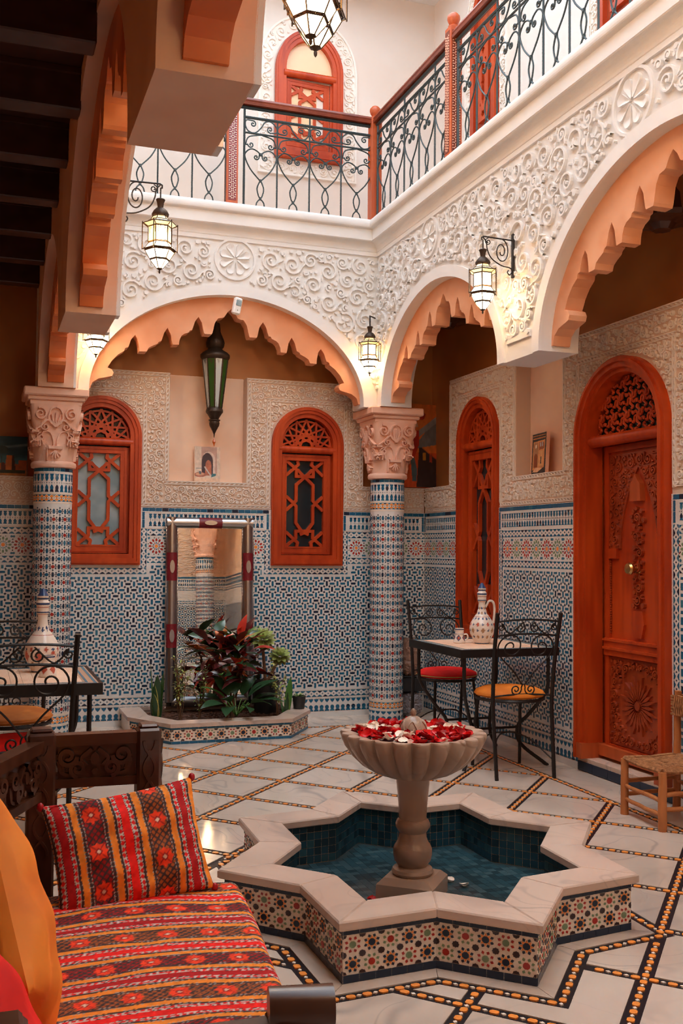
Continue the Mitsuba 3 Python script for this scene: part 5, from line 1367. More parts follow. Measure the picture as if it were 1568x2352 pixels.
for lab, loc, h in (('small white ceramic mug with a blue rim, on the right table', (2.905, 5.985, .722), False), ('small white cup with a red heart, on the left table', (.30, 4.70, .742), True)):
    t = thing('mug', lab, 'mug'); M = mrz(-.3, loc)
    obj('body', pot_mesh(CP, 60, cup_col(h)), 'ceramic', smooth=True, parent=t, to_world=T4(M))
    mb = MB().tube(spline([(.028, 0, .055), (.046, 0, .056), (.054, 0, .040), (.048, 0, .024), (.034, 0, .018)], 5), .005, 8); mb.c = [np.tile(WHITE, (mb.n, 1))]
    if not h: obj('handle', mb, 'ceramic', smooth=True, parent=t, to_world=T4(M))

# ================================================================== planter, plants and mirror
t = thing('planter', 'low octagonal planter with marble rim and mosaic sides, below the mirror', 'planter')
pl = np.array([(1.02, YB - .003), (1.02, 7.30), (1.245, 6.93), (2.075, 6.93), (2.305, 7.27), (2.305, YB - .003)])
po = Polygon(pl); pin = Polygon([(1.14, YB - .003), (1.14, 7.34), (1.30, 7.05), (2.02, 7.05), (2.19, 7.33), (2.19, YB - .003)])
obj('wall', MB().prism(po.difference(pin), FFL, 0, .112), 'cream_glaze', parent=t)
rim_o, rim_i = po.buffer(.018, join_style=2).intersection(sbox(0, 0, 3, YB - .002)), pin.buffer(-.012, join_style=2)
obj('rim', MB().prism(rim_o.difference(rim_i), FFL, .112, .138), 'marble_coping', parent=t)
obj('soil', MB().prism(pin, FFL, .0, .095), 'soil', parent=t)
mb = MB(); rng = np.random.default_rng(4)
for _ in range(500):
    p = (rng.uniform(1.15, 2.18), rng.uniform(7.06, 7.72))
    if pin.buffer(-.015).contains(Point(*p)): h = trimesh.creation.icosphere(subdivisions=0, radius=rng.uniform(.006, .016)); mb.add(h.vertices * [1, 1, .7] + [p[0], p[1], .096], h.faces)
obj('soil_clod', mb, 'soil', parent=t, kind='stuff')
stuff = {}
for a, b, n in ((pl[1], pl[2], 5), (pl[2], pl[3], 11), (pl[3], pl[4], 5), (pl[4], pl[5], 5)):
    fr, L, nn, m = edge_frame(a, b)
    mosaic(t, fr, L, .022, .094, n == 11, n, 1, 0, stuff)
    for a_ in np.arange(0, L, .06):
        for z0_, z1_ in ((.001, .019), (.096, .111)): stuff.setdefault('blue_glaze', []).append((fr, rect(a_ + .0008, min(a_ + .0592, L), z0_, z1_)))
put_stuff(t, stuff)
# mirror: leaning a little, silver sleeves and oxblood leather
t = thing('mirror', 'tall mirror in an embossed silver frame with dark red bands, leaning on the back wall', 'mirror')
MW, MHt = .66, 1.41
lean = .045
Mm = np.array([[1, 0, 0, 0], [0, math.cos(lean), math.sin(lean), 0], [0, -math.sin(lean), math.cos(lean), 0], [0, 0, 0, 1.0]])
Mm = mrz(-.012, (1.655, 7.655, .135)) @ np.array([[1, 0, 0, 0], [0, math.cos(lean), math.sin(lean), 0], [0, -math.sin(lean), math.cos(lean), 0], [0, 0, 0, 1.0]])
FM = lambda a: np.column_stack([a[:, 0], -a[:, 2], a[:, 1]]) @ Mm[:3, :3].T + Mm[:3, 3]
obj('backing', MB().cvx([rect(-MW / 2 + .01, MW / 2 - .01, .01, MHt - .01)], FM, -.012, .004), 'black_plastic', parent=t)
obj('glass', MB().cvx([rect(-MW / 2 + .07, MW / 2 - .07, .07, MHt - .07)], FM, .003, .006), 'mirror_glass', parent=t)
def sleeve(name, a, b, m, emb):
    a, b = np.array(a, float), np.array(b, float); L = np.hypot(*(b - a)); d = (b - a) / L; n = np.array([-d[1], d[0]])
    nu, nv = max(2, int(L / .007)), 13
    u, v = np.meshgrid(np.linspace(0, L, nu), np.linspace(0, PI, nv), indexing='ij')
    r = .040 + (.0012 * (((np.arange(nu)[:, None] + np.arange(nv)[None]) % 2) * 2 - 1) if emb else 0)
    A = a + d * u[..., None] + n * (r * np.cos(v))[..., None]; w = .005 + r * np.sin(v) * .85
    V = FM(np.column_stack([A.reshape(-1, 2), w.reshape(-1)])); i, j = np.meshgrid(np.arange(nu - 1), np.arange(nv - 1), indexing='ij'); o = i * nv + j
    return obj(name, MB().add(V, np.vstack([np.stack([o, o + nv, o + nv + 1], -1).reshape(-1, 3), np.stack([o, o + nv + 1, o + 1], -1).reshape(-1, 3)])), m, smooth=True, parent=t)
e = MW / 2 - .04
ys = [0, .10, .27, .60, .82, 1.20 - .12 + .0, MHt]
segs = [(.04, .44, 'silver_dark'), (.44, .615, 'oxblood'), (.615, .935, 'silver'), (.935, 1.145, 'oxblood'), (1.145, MHt - .0, 'silver')]
ovals = []
for s in (-1, 1):
    for a, b, m in segs:
        sleeve('silver_sleeve' if m != 'oxblood' else 'leather_band', (s * e, a), (s * e, b), m, m != 'oxblood')
        if m == 'oxblood': ovals.append((s * e, (a + b) / 2, .018, .048))
for a, b, m in ((-e - .04, -.088, 'silver'), (-.088, .088, 'oxblood'), (.088, e + .04, 'silver')):
    sleeve('silver_sleeve' if m != 'oxblood' else 'leather_band', (a, MHt - .04), (b, MHt - .04), m, m != 'oxblood')
sleeve('silver_sleeve', (-e, .04), (e, .04), 'silver_dark', True); ovals.append((0, MHt - .04, .048, .018))
for x, y, a, b in ovals: obj('medallion', MB().prism(Polygon([(x + a * math.cos(q), y + b * math.sin(q)) for q in np.linspace(0, 2 * PI, 24, endpoint=False)]), FM, .03, .044), 'silver', parent=t)
for s in (-1, 1):
    for off in (.0415, -.0415):
        mb = MB(); k = np.linspace(0, MHt, 180)
        mb.tube(FM(np.column_stack([s * e + off + .002 * np.sin(k * 260), k, .010 + .002 * np.cos(k * 260)])), .0045, 5)
        obj('rope_edge', mb, 'silver', smooth=50, parent=t)

def leaf_mesh(L, W, curl, fold=.25, n=7, tip=1.0, wave=0.0):
    u = np.linspace(0, 1, n); w = W * np.sin(PI * np.clip(u, 0, 1) ** .8) ** tip * .5; w[0] = W * .06; w[-1] = 0
    ang = curl * u; x = np.cumsum(np.cos(ang)) * L / n; z = np.cumsum(-np.sin(ang)) * L / n
    V = []
    for k in range(n):
        for s in (-1, 0, 1): V.append([x[k], s * w[k], z[k] + abs(s) * w[k] * fold + wave * math.sin(5 * k + 3 * s) * W])
    f = []
    for k in range(n - 1):
        for s in (0, 1): o = k * 3 + s; f += [[o, o + 3, o + 4], [o, o + 4, o + 1]]
    return MB().add(V, f)
def place(az, el, loc, roll=0.0, s=1.0):
    """the leaf's x axis to azimuth az, elevation el"""
    return mrz(az, loc) @ rot([0, 1, 0], -el) @ rot([1, 0, 0], roll) @ np.diag([s, s, s, 1.0])
LEAF = {}
def leafply(key, m, *a, **k):
    if (key, m) not in LEAF: LEAF[(key, m)] = mikit.ply(leaf_mesh(*a, **k).mesh(), m, smooth=True)
    return LEAF[(key, m)]
rng = np.random.default_rng(17)
# croton
t = thing('croton', 'bushy croton with dark red, orange and green leaves, in front of the mirror', 'plant')
bx, by = 1.735, 7.33
for k in range(5):
    a = k * 1.3; top = (bx + .11 * math.cos(a), by + .07 * math.sin(a), .46 + .06 * rng.random())
    obj('stem', MB().tube(spline([(bx + .02 * math.cos(a), by + .02 * math.sin(a), .09), (bx + .05 * math.cos(a), by + .03 * math.sin(a), .28), top], 4), .008, 6), 'stem_brown', smooth=50, parent=t)
    for m in range(26):
        zz = rng.uniform(.36, .66); az = rng.uniform(0, 2 * PI); el = rng.normal(.35 + (zz - .45) * 2.2, .35)
        c = (bx + .12 * math.cos(a) + rng.normal(0, .04), by + .06 * math.sin(a) + rng.normal(0, .03), zz)
        col_ = rng.choice(['leaf_wine', 'leaf_wine', 'leaf_dark', 'leaf_red', 'leaf_orange', 'leaf_wine', 'leaf_dark', 'leaf_green'], p=[.2, .18, .16, .13, .07, .12, .09, .05])
        obj('leaf', leafply('croton', str(col_),   .23, .075, .7, .3, 7), None, parent=t, to_world=T4(place(az, el, c, rng.normal(0, .4), rng.uniform(.75, 1.1))))
# peace lily like plant
t = thing('leafy_plant', 'low plant with broad glossy dark green leaves at the middle of the planter', 'plant')
for az, el, s in ((PI + .1, .50, 1.0), (PI - .35, .15, 1.0), (PI + .5, .0, .95), (-PI / 2 - .5, -.15, .9), (-PI / 2 + .2, -.1, .85), (-PI / 2 + .8, .05, .9), (.0, .15, 1.15), (-.35, .05, 1.1), (.3, .4, 1.1), (PI / 2, .8, 1.0), (.7, .7, 1.0), (PI - .8, .75, .95), (-.1, .55, 1.15), (PI + .9, .3, .8)):
    c = np.array([1.745, 7.17, .13]); d = np.array([math.cos(az) * math.cos(el), math.sin(az) * math.cos(el), math.sin(el) + .9]); d = d / np.linalg.norm(d); b = c + d * .13
    lf = obj('leaf', leafply('lily', 'leaf_green' if rng.random() < .18 else 'leaf_dark', .24, .115, .75, .22, 9), None, parent=t, to_world=T4(place(az, el + .35, b, rng.normal(0, .25), s)))
    obj('stalk', MB().tube([tuple(c), tuple(c + d * .07 + [0, 0, .01]), tuple(b)], .004, 5), 'leaf_green', smooth=50, parent=t)
# snake plants
def snake(label, x, y, leaves, mats):
    t = thing('snake_plant', label, 'plant')
    for (az, tilt, h, w), m in zip(leaves, mats):
        n = 8; u = np.linspace(0, 1, n); tw = az + .5 * u
        ww = w * np.sin(PI * (u * .80 + .18)) ** .8 * .5; ww[-1] = .002
        C = np.stack([x + tilt * math.cos(az) * u * h + .01 * math.cos(az), y + tilt * math.sin(az) * u * h + .01 * math.sin(az), .09 + u * h], -1)
        D = np.stack([np.cos(tw + PI / 2), np.sin(tw + PI / 2), 0 * u], -1); N = np.stack([np.cos(tw), np.sin(tw), 0 * u], -1)
        V = np.stack([C - D * ww[:, None], C + N * ww[:, None] * .25, C + D * ww[:, None]], 1).reshape(-1, 3); f = []
        for k in range(n - 1):
            for s in (0, 1): o = k * 3 + s; f += [[o, o + 3, o + 4], [o, o + 4, o + 1]]
        lf = obj('leaf', MB().add(V, f), m, smooth=True, parent=t)
        V2 = np.stack([C + D * ww[:, None] * .80 + N * .003, C + D * ww[:, None] * 1.03 + N * .002], 1).reshape(-1, 3); f2 = []
        for k in range(n - 1): o = k * 2; f2 += [[o, o + 2, o + 3], [o, o + 3, o + 1]]
        obj('yellow_edge', MB().add(V2, f2), 'leaf_yellow', parent=lf)
snake('tall snake plant with yellow edged leaves at the left corner of the planter', 1.215, 7.36, [(2.6, .10, .40, .085), (-.2, .10, .34, .11), (1.3, .04, .32, .08), (-2.4, .14, .20, .07), (3.6, .05, .26, .07)], ['leaf_green', 'leaf_green', 'leaf_dark', 'leaf_dark', 'leaf_dark'])
snake('yellow edged snake plant at the right end of the planter', 2.145, 7.31, [(2.5, .22, .26, .065), (.5, .15, .28, .065), (-1.2, .10, .18, .05)], ['leaf_green', 'leaf_green', 'leaf_dark'])
# wispy dry plants
def wisp(name, label, x, y, h, n, spread, mats, seed):
    t = thing(name, label, 'plant'); r = np.random.default_rng(seed); st = MB(); lv = {m: MB() for m in mats}
    for k in range(n):
        az = r.uniform(0, 2 * PI); hh = h * r.uniform(.6, 1); e = np.array([x + spread * math.cos(az) * r.random(), y + .5 * spread * math.sin(az) * r.random(), .09 + hh])
        q = spline([(x + r.normal(0, .008), y + r.normal(0, .008), .09), ((x + e[0]) / 2 + r.normal(0, .01), (y + e[1]) / 2, .09 + hh * .55), tuple(e)], 6); st.tube(q, .0022, 4)
        for m in range(26):
            p = q[r.integers(len(q) // 3, len(q))]; l = leaf_mesh(r.uniform(.024, .046), .016, .5, .2, 4).moved(place(r.uniform(0, 2 * PI), r.normal(.3, .5), p))
            v, f = l.mesh(); lv[mats[r.integers(0, len(mats))]].add(v, f)
    obj('stems', st, 'stem_brown', parent=t)
    for m, mb in lv.items():
        if mb.n: obj('leaflet', mb, m, parent=t, kind='stuff')
wisp('wispy_plant', 'wispy half dry plant with fine yellow green leaves, left in the planter', 1.37, 7.27, .50, 9, .10, ['leaf_olive', 'leaf_light', 'leaf_yellow'], 3)
wisp('wispy_plant', 'fine leaved pale plant between the snake plant and the croton', 1.50, 7.25, .40, 7, .09, ['leaf_olive', 'leaf_light', 'leaf_green'], 5)
wisp('wispy_plant', 'thin yellowish plant in front of the black pot', 2.07, 7.26, .42, 5, .07, ['leaf_light', 'leaf_yellow'], 7)
# black pot with aeonium
t = thing('plant_pot', 'round black plastic pot behind the right end of the planter', 'pot')
px_, py_ = 2.045, 7.50
obj('pot', MB().lathe([(.0, .096), (.080, .096), (.100, .305), (.112, .307), (.114, .328), (.104, .330), (.098, .300), (.0, .296)], (px_, py_, 0), 32), 'black_plastic', smooth=40, parent=t)
obj('soil', MB().lathe([(0, .304), (.098, .300)], (px_, py_, 0), 20), 'soil', parent=t)
t = thing('aeonium', 'pale green succulent with rosettes of fleshy leaves in the black pot', 'plant')
for (x, y, zz, R, tilt) in ((2.005, 7.46, .645, .105, .5), (2.145, 7.47, .515, .085, .45)):
    obj('stem', MB().tube(spline([(px_, py_, .30), ((px_ * .5 + x * .5), py_ - .02, (zz + .3) / 2), (x, y, zz - .01)], 5), .012, 7), 'stem_brown', smooth=50, parent=t)
    T_ = rot([1, 0, 0], tilt)
    for ring, (n, el, s) in enumerate(((5, 1.2, .45), (8, .8, .75), (10, .35, 1.0), (11, -.15, 1.05), (10, -.65, 1.0))):
        for k in range(n):
            M = np.eye(4); M[:3, 3] = (x, y, zz); M = M @ T_ @ place(k * 2 * PI / n + ring * .5, el, (0, 0, 0), 0, s * R / .11)
            obj('leaf', leafply('aeon', 'leaf_light' if ring < 4 and rng.random() < .75 else 'leaf_olive', .11, .05, -.25, .35, 6, tip=.55), None, parent=t, to_world=T4(M))
t = thing('plant_pot', 'small square black pot with a little plant at the right end of the planter', 'pot')
obj('pot', MB().lathe([(0, .139), (.040, .139), (.050, .232), (.046, .232), (.042, .215), (0, .21)], (2.255, 7.33, 0), 20), 'black_plastic', smooth=40, parent=t)
for k in range(14): obj('leaf', leafply('mini', 'leaf_green' if k % 3 else 'leaf_light', .055, .018, .4, .25, 5), None, parent=t, to_world=T4(place(k * 2.4, .9 - .05 * k, (2.255, 7.33, .222))))
# ================================================================== the carved bench and its cushions
def kil(s, tt, seed=0):
    """woven stripes: s along the stripes, tt across, metres -> colours"""
    P = .146; b = np.floor(tt / P).astype(int); q = tt - b * P
    s = s + .0; tri = lambda x, p: np.abs((x / p) % 1 - .5) * 2
    ORG, RED, DRED, GREY, BLK, BRN = (np.array(x) for x in ((.82, .25, .025), (.80, .012, .008), (.42, .008, .010), (.58, .50, .46), (.035, .018, .018), (.36, .085, .018)))
    c = np.tile(ORG, q.shape + (1,))
    def put(m, k): c[m] = k
    for lo, hi in ((.022, .036), (.056, .070)):
        m = (q >= lo) & (q < hi); put(m, GREY)
        d = np.abs(q - (lo + hi) / 2) / .0065 + tri(s, .0135)
        put(m & (d < .95), np.array([.66, .012, .010])); put(m & ((np.abs(q - lo) < .0016) | (np.abs(q - hi) < .0016)) & (((s / .006) % 1) < .6), BLK)
    m = (q >= .036) & (q < .056); c[m] = np.where((b[m] % 2 == 0)[:, None], RED, DRED)
    m = (q >= .092); base = np.where((b % 2 == 0)[..., None], BRN, DRED * .75); c[m] = base[m]
    lat = (np.abs(((s / .016 + (q - .119) / .016) % 1) - .5) < .16) | (np.abs(((s / .016 - (q - .119) / .016) % 1) - .5) < .16)
    put(m & lat & (np.abs(q - .119) < .024), BLK * 1.3)
    u = ((s + (b % 2) * .043) / .086 % 1 - .5) * .086; v = q - .119
    r = np.abs(u) + np.abs(v); star_ = np.minimum(np.maximum(np.abs(u), np.abs(v)) * 1.35, r)
    put(m & (star_ < .0225), np.array([.82, .055, .014])); put(m & (star_ < .0225) & (np.abs(np.abs(u) - np.abs(v)) < .0018), np.array([.40, .012, .010])); put(m & (r < .0095), np.array([.36, .015, .012])); put(m & (r < .0055), np.array([.72, .50, .38]))
    for e in (.0, .022, .070, .092):
        z = np.abs(q - e) if e else np.minimum(q, P - q)
        k = z < .0018 + .0022 * tri(s, .011); put(k, BLK * 1.5)
        k2 = (z >= .0018 + .0022 * tri(s, .011)) & (z < .0045); put(k2 & (((s / .008) % 1) < .55), GREY * .75)
    n = meshnoise(s * 120, tt * 120); return c * (.82 + .30 * n[..., None])
def meshnoise(a, b):
    from meshkit import noise as nz
    return nz(np.stack([a, b, 0 * a], -1))
def pillow(w, h, th, M, fn=None, nx=60, ny=50, p=2.6, sag=0.0):
    u, v = np.meshgrid(np.linspace(-1, 1, nx), np.linspace(-1, 1, ny), indexing='ij')
    pin = 1 - .07 * (1 - np.abs(u)**2) * np.abs(v)**3
    pin2 = 1 - .07 * (1 - np.abs(v)**2) * np.abs(u)**3
    z = th / 2 * ((1 - np.abs(u)**p) * (1 - np.abs(v)**p)).clip(0)**.5
    mb = MB()
    for s in (1, -1):
        wr = .0035 * np.sin(9 * u + 6 * v) * (1 - u**2) + .003 * np.sin(14 * v - 5 * u)
        V = np.stack([u * w / 2 * pin2, v * h / 2 * pin, s * z + wr * (z > th * .1) - sag * u * u], -1).reshape(-1, 3)
        i, j = np.meshgrid(np.arange(nx - 1), np.arange(ny - 1), indexing='ij'); o = i * ny + j
        f = np.vstack([np.stack([o, o + ny, o + ny + 1], -1).reshape(-1, 3), np.stack([o, o + ny + 1, o + 1], -1).reshape(-1, 3)])
        mb.add(V @ M[:3, :3].T + M[:3, 3], f if s > 0 else f[:, ::-1], fn(v * h / 2, u * w / 2 + .5).reshape(-1, 3) if fn else None)
    return mb
t = thing('carved_bench', 'dark carved wooden bench with openwork panels and square posts, at the lower left', 'bench')
FP, BP, NF, NB = np.array([.422, 2.685]), np.array([.160, 2.712]), np.array([.398, 1.292]), np.array([.035, 1.30])
MP, KP = np.array([-.115, 2.16]), np.array([-.135, 1.30])
HF, HN, SEAT = .845, .735, .44
def bpost(p, z0, z1, w, name='post'):
    x, y = p
    k = obj(name, MB().box(x - w, x + w, y - w, y + w, z0, z1, b=.006).box(x - w * .8, x + w * .8, y - w * .8, y + w * .8, z1 - .001, z1 + .010, b=.005), 'dark_wood', parent=t)
    for fr in (plane((x, y - w, 0), (1, 0, 0), (0, 0, 1), (0, -1, 0)), plane((x + w, y, 0), (0, 1, 0), (0, 0, 1), (1, 0, 0))):
        mb = MB(); zz = np.linspace(z1 - .30, z1 - .03, 60)
        for ph in (0, PI): mb.ribbon(np.column_stack([w * .48 * np.sin((zz - z1) * 48 + ph), zz]), .008, fr, -.001, .006)
        for q in np.arange(z1 - .062, z1 - .30, -.0655): mb.cvx([ngon((0, q), .006, 6, 0, 1.6)], fr, 0, .006)
        obj('carving', mb, 'dark_wood', parent=k)
    return k
bpost(FP, 0, HF, .030); bpost(BP, 0, HF - .004, .034)
bpost(NB, 0, HN, .034)
k = obj('post', MB().box(NF[0] - .034, NF[0] + .034, NF[1] - .034, NF[1] + .034, 0, HN - .03, b=.006), 'dark_wood', parent=t)
obj('roll', MB().tube([(NF[0] - .036, NF[1] + .004, HN - .020), (NF[0] + .046, NF[1] - .012, HN - .020)], .027, 18), 'dark_wood', smooth=40, parent=k)
obj('roll', MB().tube([(NF[0] + .036, NF[1] - .030, HN - .055), (NF[0] + .036, NF[1] + .030, HN - .055)], .012, 12), 'dark_wood', smooth=40, parent=k)
def cpanel(a, b, za, zb, h, seed):
    """carved panel between two posts, its top edge from za to zb"""
    a, b = np.array(a), np.array(b); L = np.hypot(*(b - a)); d = (b - a) / L; n = np.array([d[1], -d[0]])
    if n @ (EYE[:2] - a) < 0: n = -n
    def F(q):
        top = za + (zb - za) * q[:, 0] / L
        return np.column_stack([a[0] + d[0] * q[:, 0] + n[0] * q[:, 2], a[1] + d[1] * q[:, 0] + n[1] * q[:, 2], top - h + q[:, 1]])
    x0, x1 = .03, L - .03
    k = obj('panel', MB().cvx([rect(x0, x1, 0, h)], F, -.016, .006), 'dark_wood', parent=t)
    obj('panel_rail', MB().cvx([rect(x0 - .004, x1 + .004, h - .028, h)], F, -.022, .020), 'dark_wood', parent=k)
    obj('panel_rail', MB().cvx([rect(x0 - .004, x1 + .004, 0, .022)], F, -.020, .018), 'dark_wood', parent=k)
    mb = MB(); W = x1 - x0
    reps = max(1, round(W / .20)); cw = W / reps
    for r in range(reps):
        cx = x0 + (r + .5) * cw; hh = (h - .05) / 2; cy = .022 + hh
        for s in (-1, 1):
            mb.ribbon(spline([(cx + s * cw * .04, cy + hh * .75), (cx + s * cw * .16, cy + hh * .2), (cx + s * cw * .10, cy - hh * .25)], 6), .012, F, .004, .018)
            mb.ribbon(spiral((cx + s * cw * .33, cy + hh * .35), cw * .12, .006, PI * .5 + s * 1.6, s * 1.35, 26), np.linspace(.015, .010, 26), F, .004, .020)
            mb.ribbon(spiral((cx + s * cw * .20, cy - hh * .42), cw * .10, .006, -PI * .5, s * 1.4, 24), np.linspace(.014, .010, 24), F, .004, .020)
            mb.ribbon(spline([(cx + s * cw * .30, cy - hh * .82), (cx + s * cw * .40, cy - hh * .60), (cx + s * cw * .44, cy + hh * .1)], 5), .011, F, .004, .015)
            for q in range(5): mb.cvx([ngon((cx + s * (cw * .40 - q * .001), cy + hh * (.05 - .14 * q)), .0058, 6)], F, .004, .014)
        mb.cvx([ngon((cx, cy + hh * .15), cw * .055, 8, 0, 1.5)], F, .004, .020); mb.cvx([ngon((cx, cy - hh * .62), cw * .04, 6)], F, .004, .016)
    obj('carving', mb, 'dark_wood', parent=k)
bpost(MP, 0, HF - .02, .030); bpost(KP, 0, HN, .030)
cpanel(BP, FP, HF - .012, HF - .008, .132, 1)
cpanel(MP, BP, HF - .035, HF - .022, .145, 2)
cpanel(KP, MP, HN - .02, HF - .035, .15, 4)
cpanel(NB, NF, .700, .698, .12, 3)
cpanel(KP, NB, .700, .700, .12, 5)
obj('seat_frame', MB().box(.06, .52, 1.33, 2.66, SEAT - .12, SEAT - .03, b=.006), 'dark_wood', parent=t)
for y in (1.40, 2.58): obj('leg', MB().box(.46, .515, y - .028, y + .028, 0, SEAT - .10, b=.005), 'dark_wood', parent=t)
# mattress under the striped rug
def mattress():
    x0, x1, y0, y1, z0, z1 = .07, .572, 1.36, 2.47, SEAT - .03, .50
    nu, nv = 150, 340
    u = np.linspace(0, 1, nu); s = np.linspace(0, .115 + (x1 - x0), nu)
    # profile across: along the top, round the front edge, down
    R = .030; top = (x1 - x0) - R
    px = np.where(s < top, x0 + s, np.where(s < top + R * PI / 2, x1 - R + R * np.sin((s - top) / R), x1)); pz = np.where(s < top, z1, np.where(s < top + R * PI / 2, z1 - R + R * np.cos((s - top) / R), z1 - R - (s - top - R * PI / 2)))
    v = np.linspace(y0, y1, nv); X, Y = np.meshgrid(px, v, indexing='ij'); Zz = np.repeat(pz[:, None], nv, 1); S = np.repeat(s[:, None], nv, 1)
    topm = np.clip((s / top), 0, 1)[:, None]
    from meshkit import fbm as fb_
    Zz = Zz + (.012 * (fb_(np.stack([X * 6, Y * 6, 0 * X], -1), 3) - .5) + .010 * np.sin(np.clip(topm, 0, 1) * PI)) * (S < top)
    X = X + .010 * np.sin(Y * 9) * np.clip((S - top) / .1, 0, 1) + .095 * (Y - 2.0)* np.clip(S / top, 0, 1)
    C = kil(S + .006 * np.sin(Y * 14), Y + .006 * np.sin(S * 16) + .02 * S)
    i, j = np.meshgrid(np.arange(nu - 1), np.arange(nv - 1), indexing='ij'); o = i * nv + j
    mb = MB(); mb.add(np.stack([X, Y, Zz], -1).reshape(-1, 3), np.vstack([np.stack([o, o + nv, o + nv + 1], -1).reshape(-1, 3), np.stack([o, o + nv + 1, o + 1], -1).reshape(-1, 3)]), C.reshape(-1, 3))
    return mb
t2 = thing('seat_mattress', 'flat bench mattress covered with a red and orange striped woven rug', 'mattress')
obj('rug_cover', mattress(), 'kilim', smooth=True, parent=t2)
obj('filling', MB().box(.072, .525, 1.362, 2.466, SEAT - .028, .492, b=.01), 'oxblood', parent=t2)
# cushions
t2 = thing('cushion', 'striped woven cushion in red, orange and brown standing at the far end of the bench', 'cushion')
M = mrz(.15, (.345, 2.45, .608)) @ rot([0, 1, 0], -.095) @ rot([1, 0, 0], PI / 2 - .42)
obj('cover', pillow(.365, .265, .11, M, lambda s, tt: kil(s, tt - .445), 170, 130), 'kilim', smooth=True, parent=t2)
mb = MB()
for su, sv in ((-1, 1), (1, 1), (1, -1)):
    c = np.array([su * .182, sv * .131, 0, 1.0]) @ M.T; h = trimesh.creation.icosphere(subdivisions=2, radius=.008); obj('corner_tuft', MB().add(h.vertices * [1, 1, 1.3] + c[:3], h.faces), 'petal_crimson', smooth=True, parent=t2)
t2 = thing('cushion', 'plain orange cushion leaning on the back of the bench, left of the striped cushion', 'cushion')
obj('cover', pillow(.40, .38, .15, mrz(PI / 2 + .10, (.060, 1.90, .625)) @ rot([1, 0, 0], PI / 2 - .16) @ rot([0, 0, 1], .70), None, 60, 60), 'orange_velvet', smooth=True, parent=t2)
t2 = thing('cushion', 'plain bright red cushion at the lower left corner of the bench', 'cushion')
obj('cover', pillow(.36, .36, .14, mrz(PI / 2 + .10, (.045, 1.49, .575)) @ rot([1, 0, 0], PI / 2 - .30) @ rot([0, 0, 1], .62), None, 60, 60), 'red_velvet', smooth=True, parent=t2)

# ================================================================== the low rush chair by the door
t = thing('rush_chair', 'low rustic wooden chair with woven rush seat and back, before the carved door', 'chair')
c4 = {'nl': (3.055, 4.12), 'fl': (3.075, 4.45), 'nr': (3.385, 4.10), 'fr': (3.385, 4.45)}
rng = np.random.default_rng(5)
def pole(a, b, r0, r1, name, n=6):
    p = np.linspace(a, b, n) + np.vstack([[0, 0, 0], rng.normal(0, .002, (n - 2, 3)), [0, 0, 0]]); obj(name, MB().tube(p, np.linspace(r0, r1, n) * rng.uniform(.95, 1.05, n), 10), 'stool_wood', smooth=45, parent=t)
for k_, (x, y) in c4.items():
    top = .275 if k_[1] == 'l' else .60
    pole((x, y, 0), (x + (.012 if top > .5 else 0), y, top), .021, .020 if top < .5 else .018, 'leg' if top < .5 else 'back_post')
for z_ in (.07, .135):
    pole((*c4['nl'], z_), (*c4['fl'], z_ + .01), .011, .010, 'rung'); pole((*c4['nr'], z_), (*c4['fr'], z_ + .01), .011, .010, 'rung')
    pole((*c4['nl'], z_ + .03), (*c4['nr'], z_ + .03), .011, .010, 'rung'); pole((*c4['fl'], z_ + .03), (*c4['fr'], z_ + .03), .011, .010, 'rung')
ctr = np.array([(c4['nl'][0] + c4['fr'][0]) / 2, (4.10 + 4.45) / 2, .262])
cs = [np.array([*c4[k_], .268]) for k_ in ('nl', 'nr', 'fr', 'fl')]
mb = MB()
for i in range(4):
    a, b = cs[i], cs[(i + 1) % 4]; d = (b - a) / np.linalg.norm(b - a)
    for q in np.linspace(.03, 1.0, 19):      # strands parallel to each side, closing in to the middle
        p0, p1 = ctr + (a - ctr) * q, ctr + (b - ctr) * q
        n_ = 7; P = np.linspace(p0, p1, n_); P[:, 2] += .010 * q + rng.normal(0, .0012, n_) - .006 * np.sin(np.linspace(0, PI, n_))
        mb.tube(P, .0062 if q < .97 else .012, 5)
obj('rush_seat', mb, 'rush', smooth=60, parent=t)
mb = MB()
for z_ in np.linspace(.485, .575, 7):
    for off in (-.022, .022):
        y = np.linspace(4.085, 4.47, 14); mb.tube(np.column_stack([3.395 + off + rng.normal(0, .001, 14), y, z_ + rng.normal(0, .002, 14)]), .0078, 5)
for y in np.arange(4.11, 4.44, .017): mb.tube([(3.368, y, .48), (3.364, y + .006, .53), (3.368, y, .582)], .0062, 5)
obj('back_band', mb, 'rush', smooth=60, parent=t)

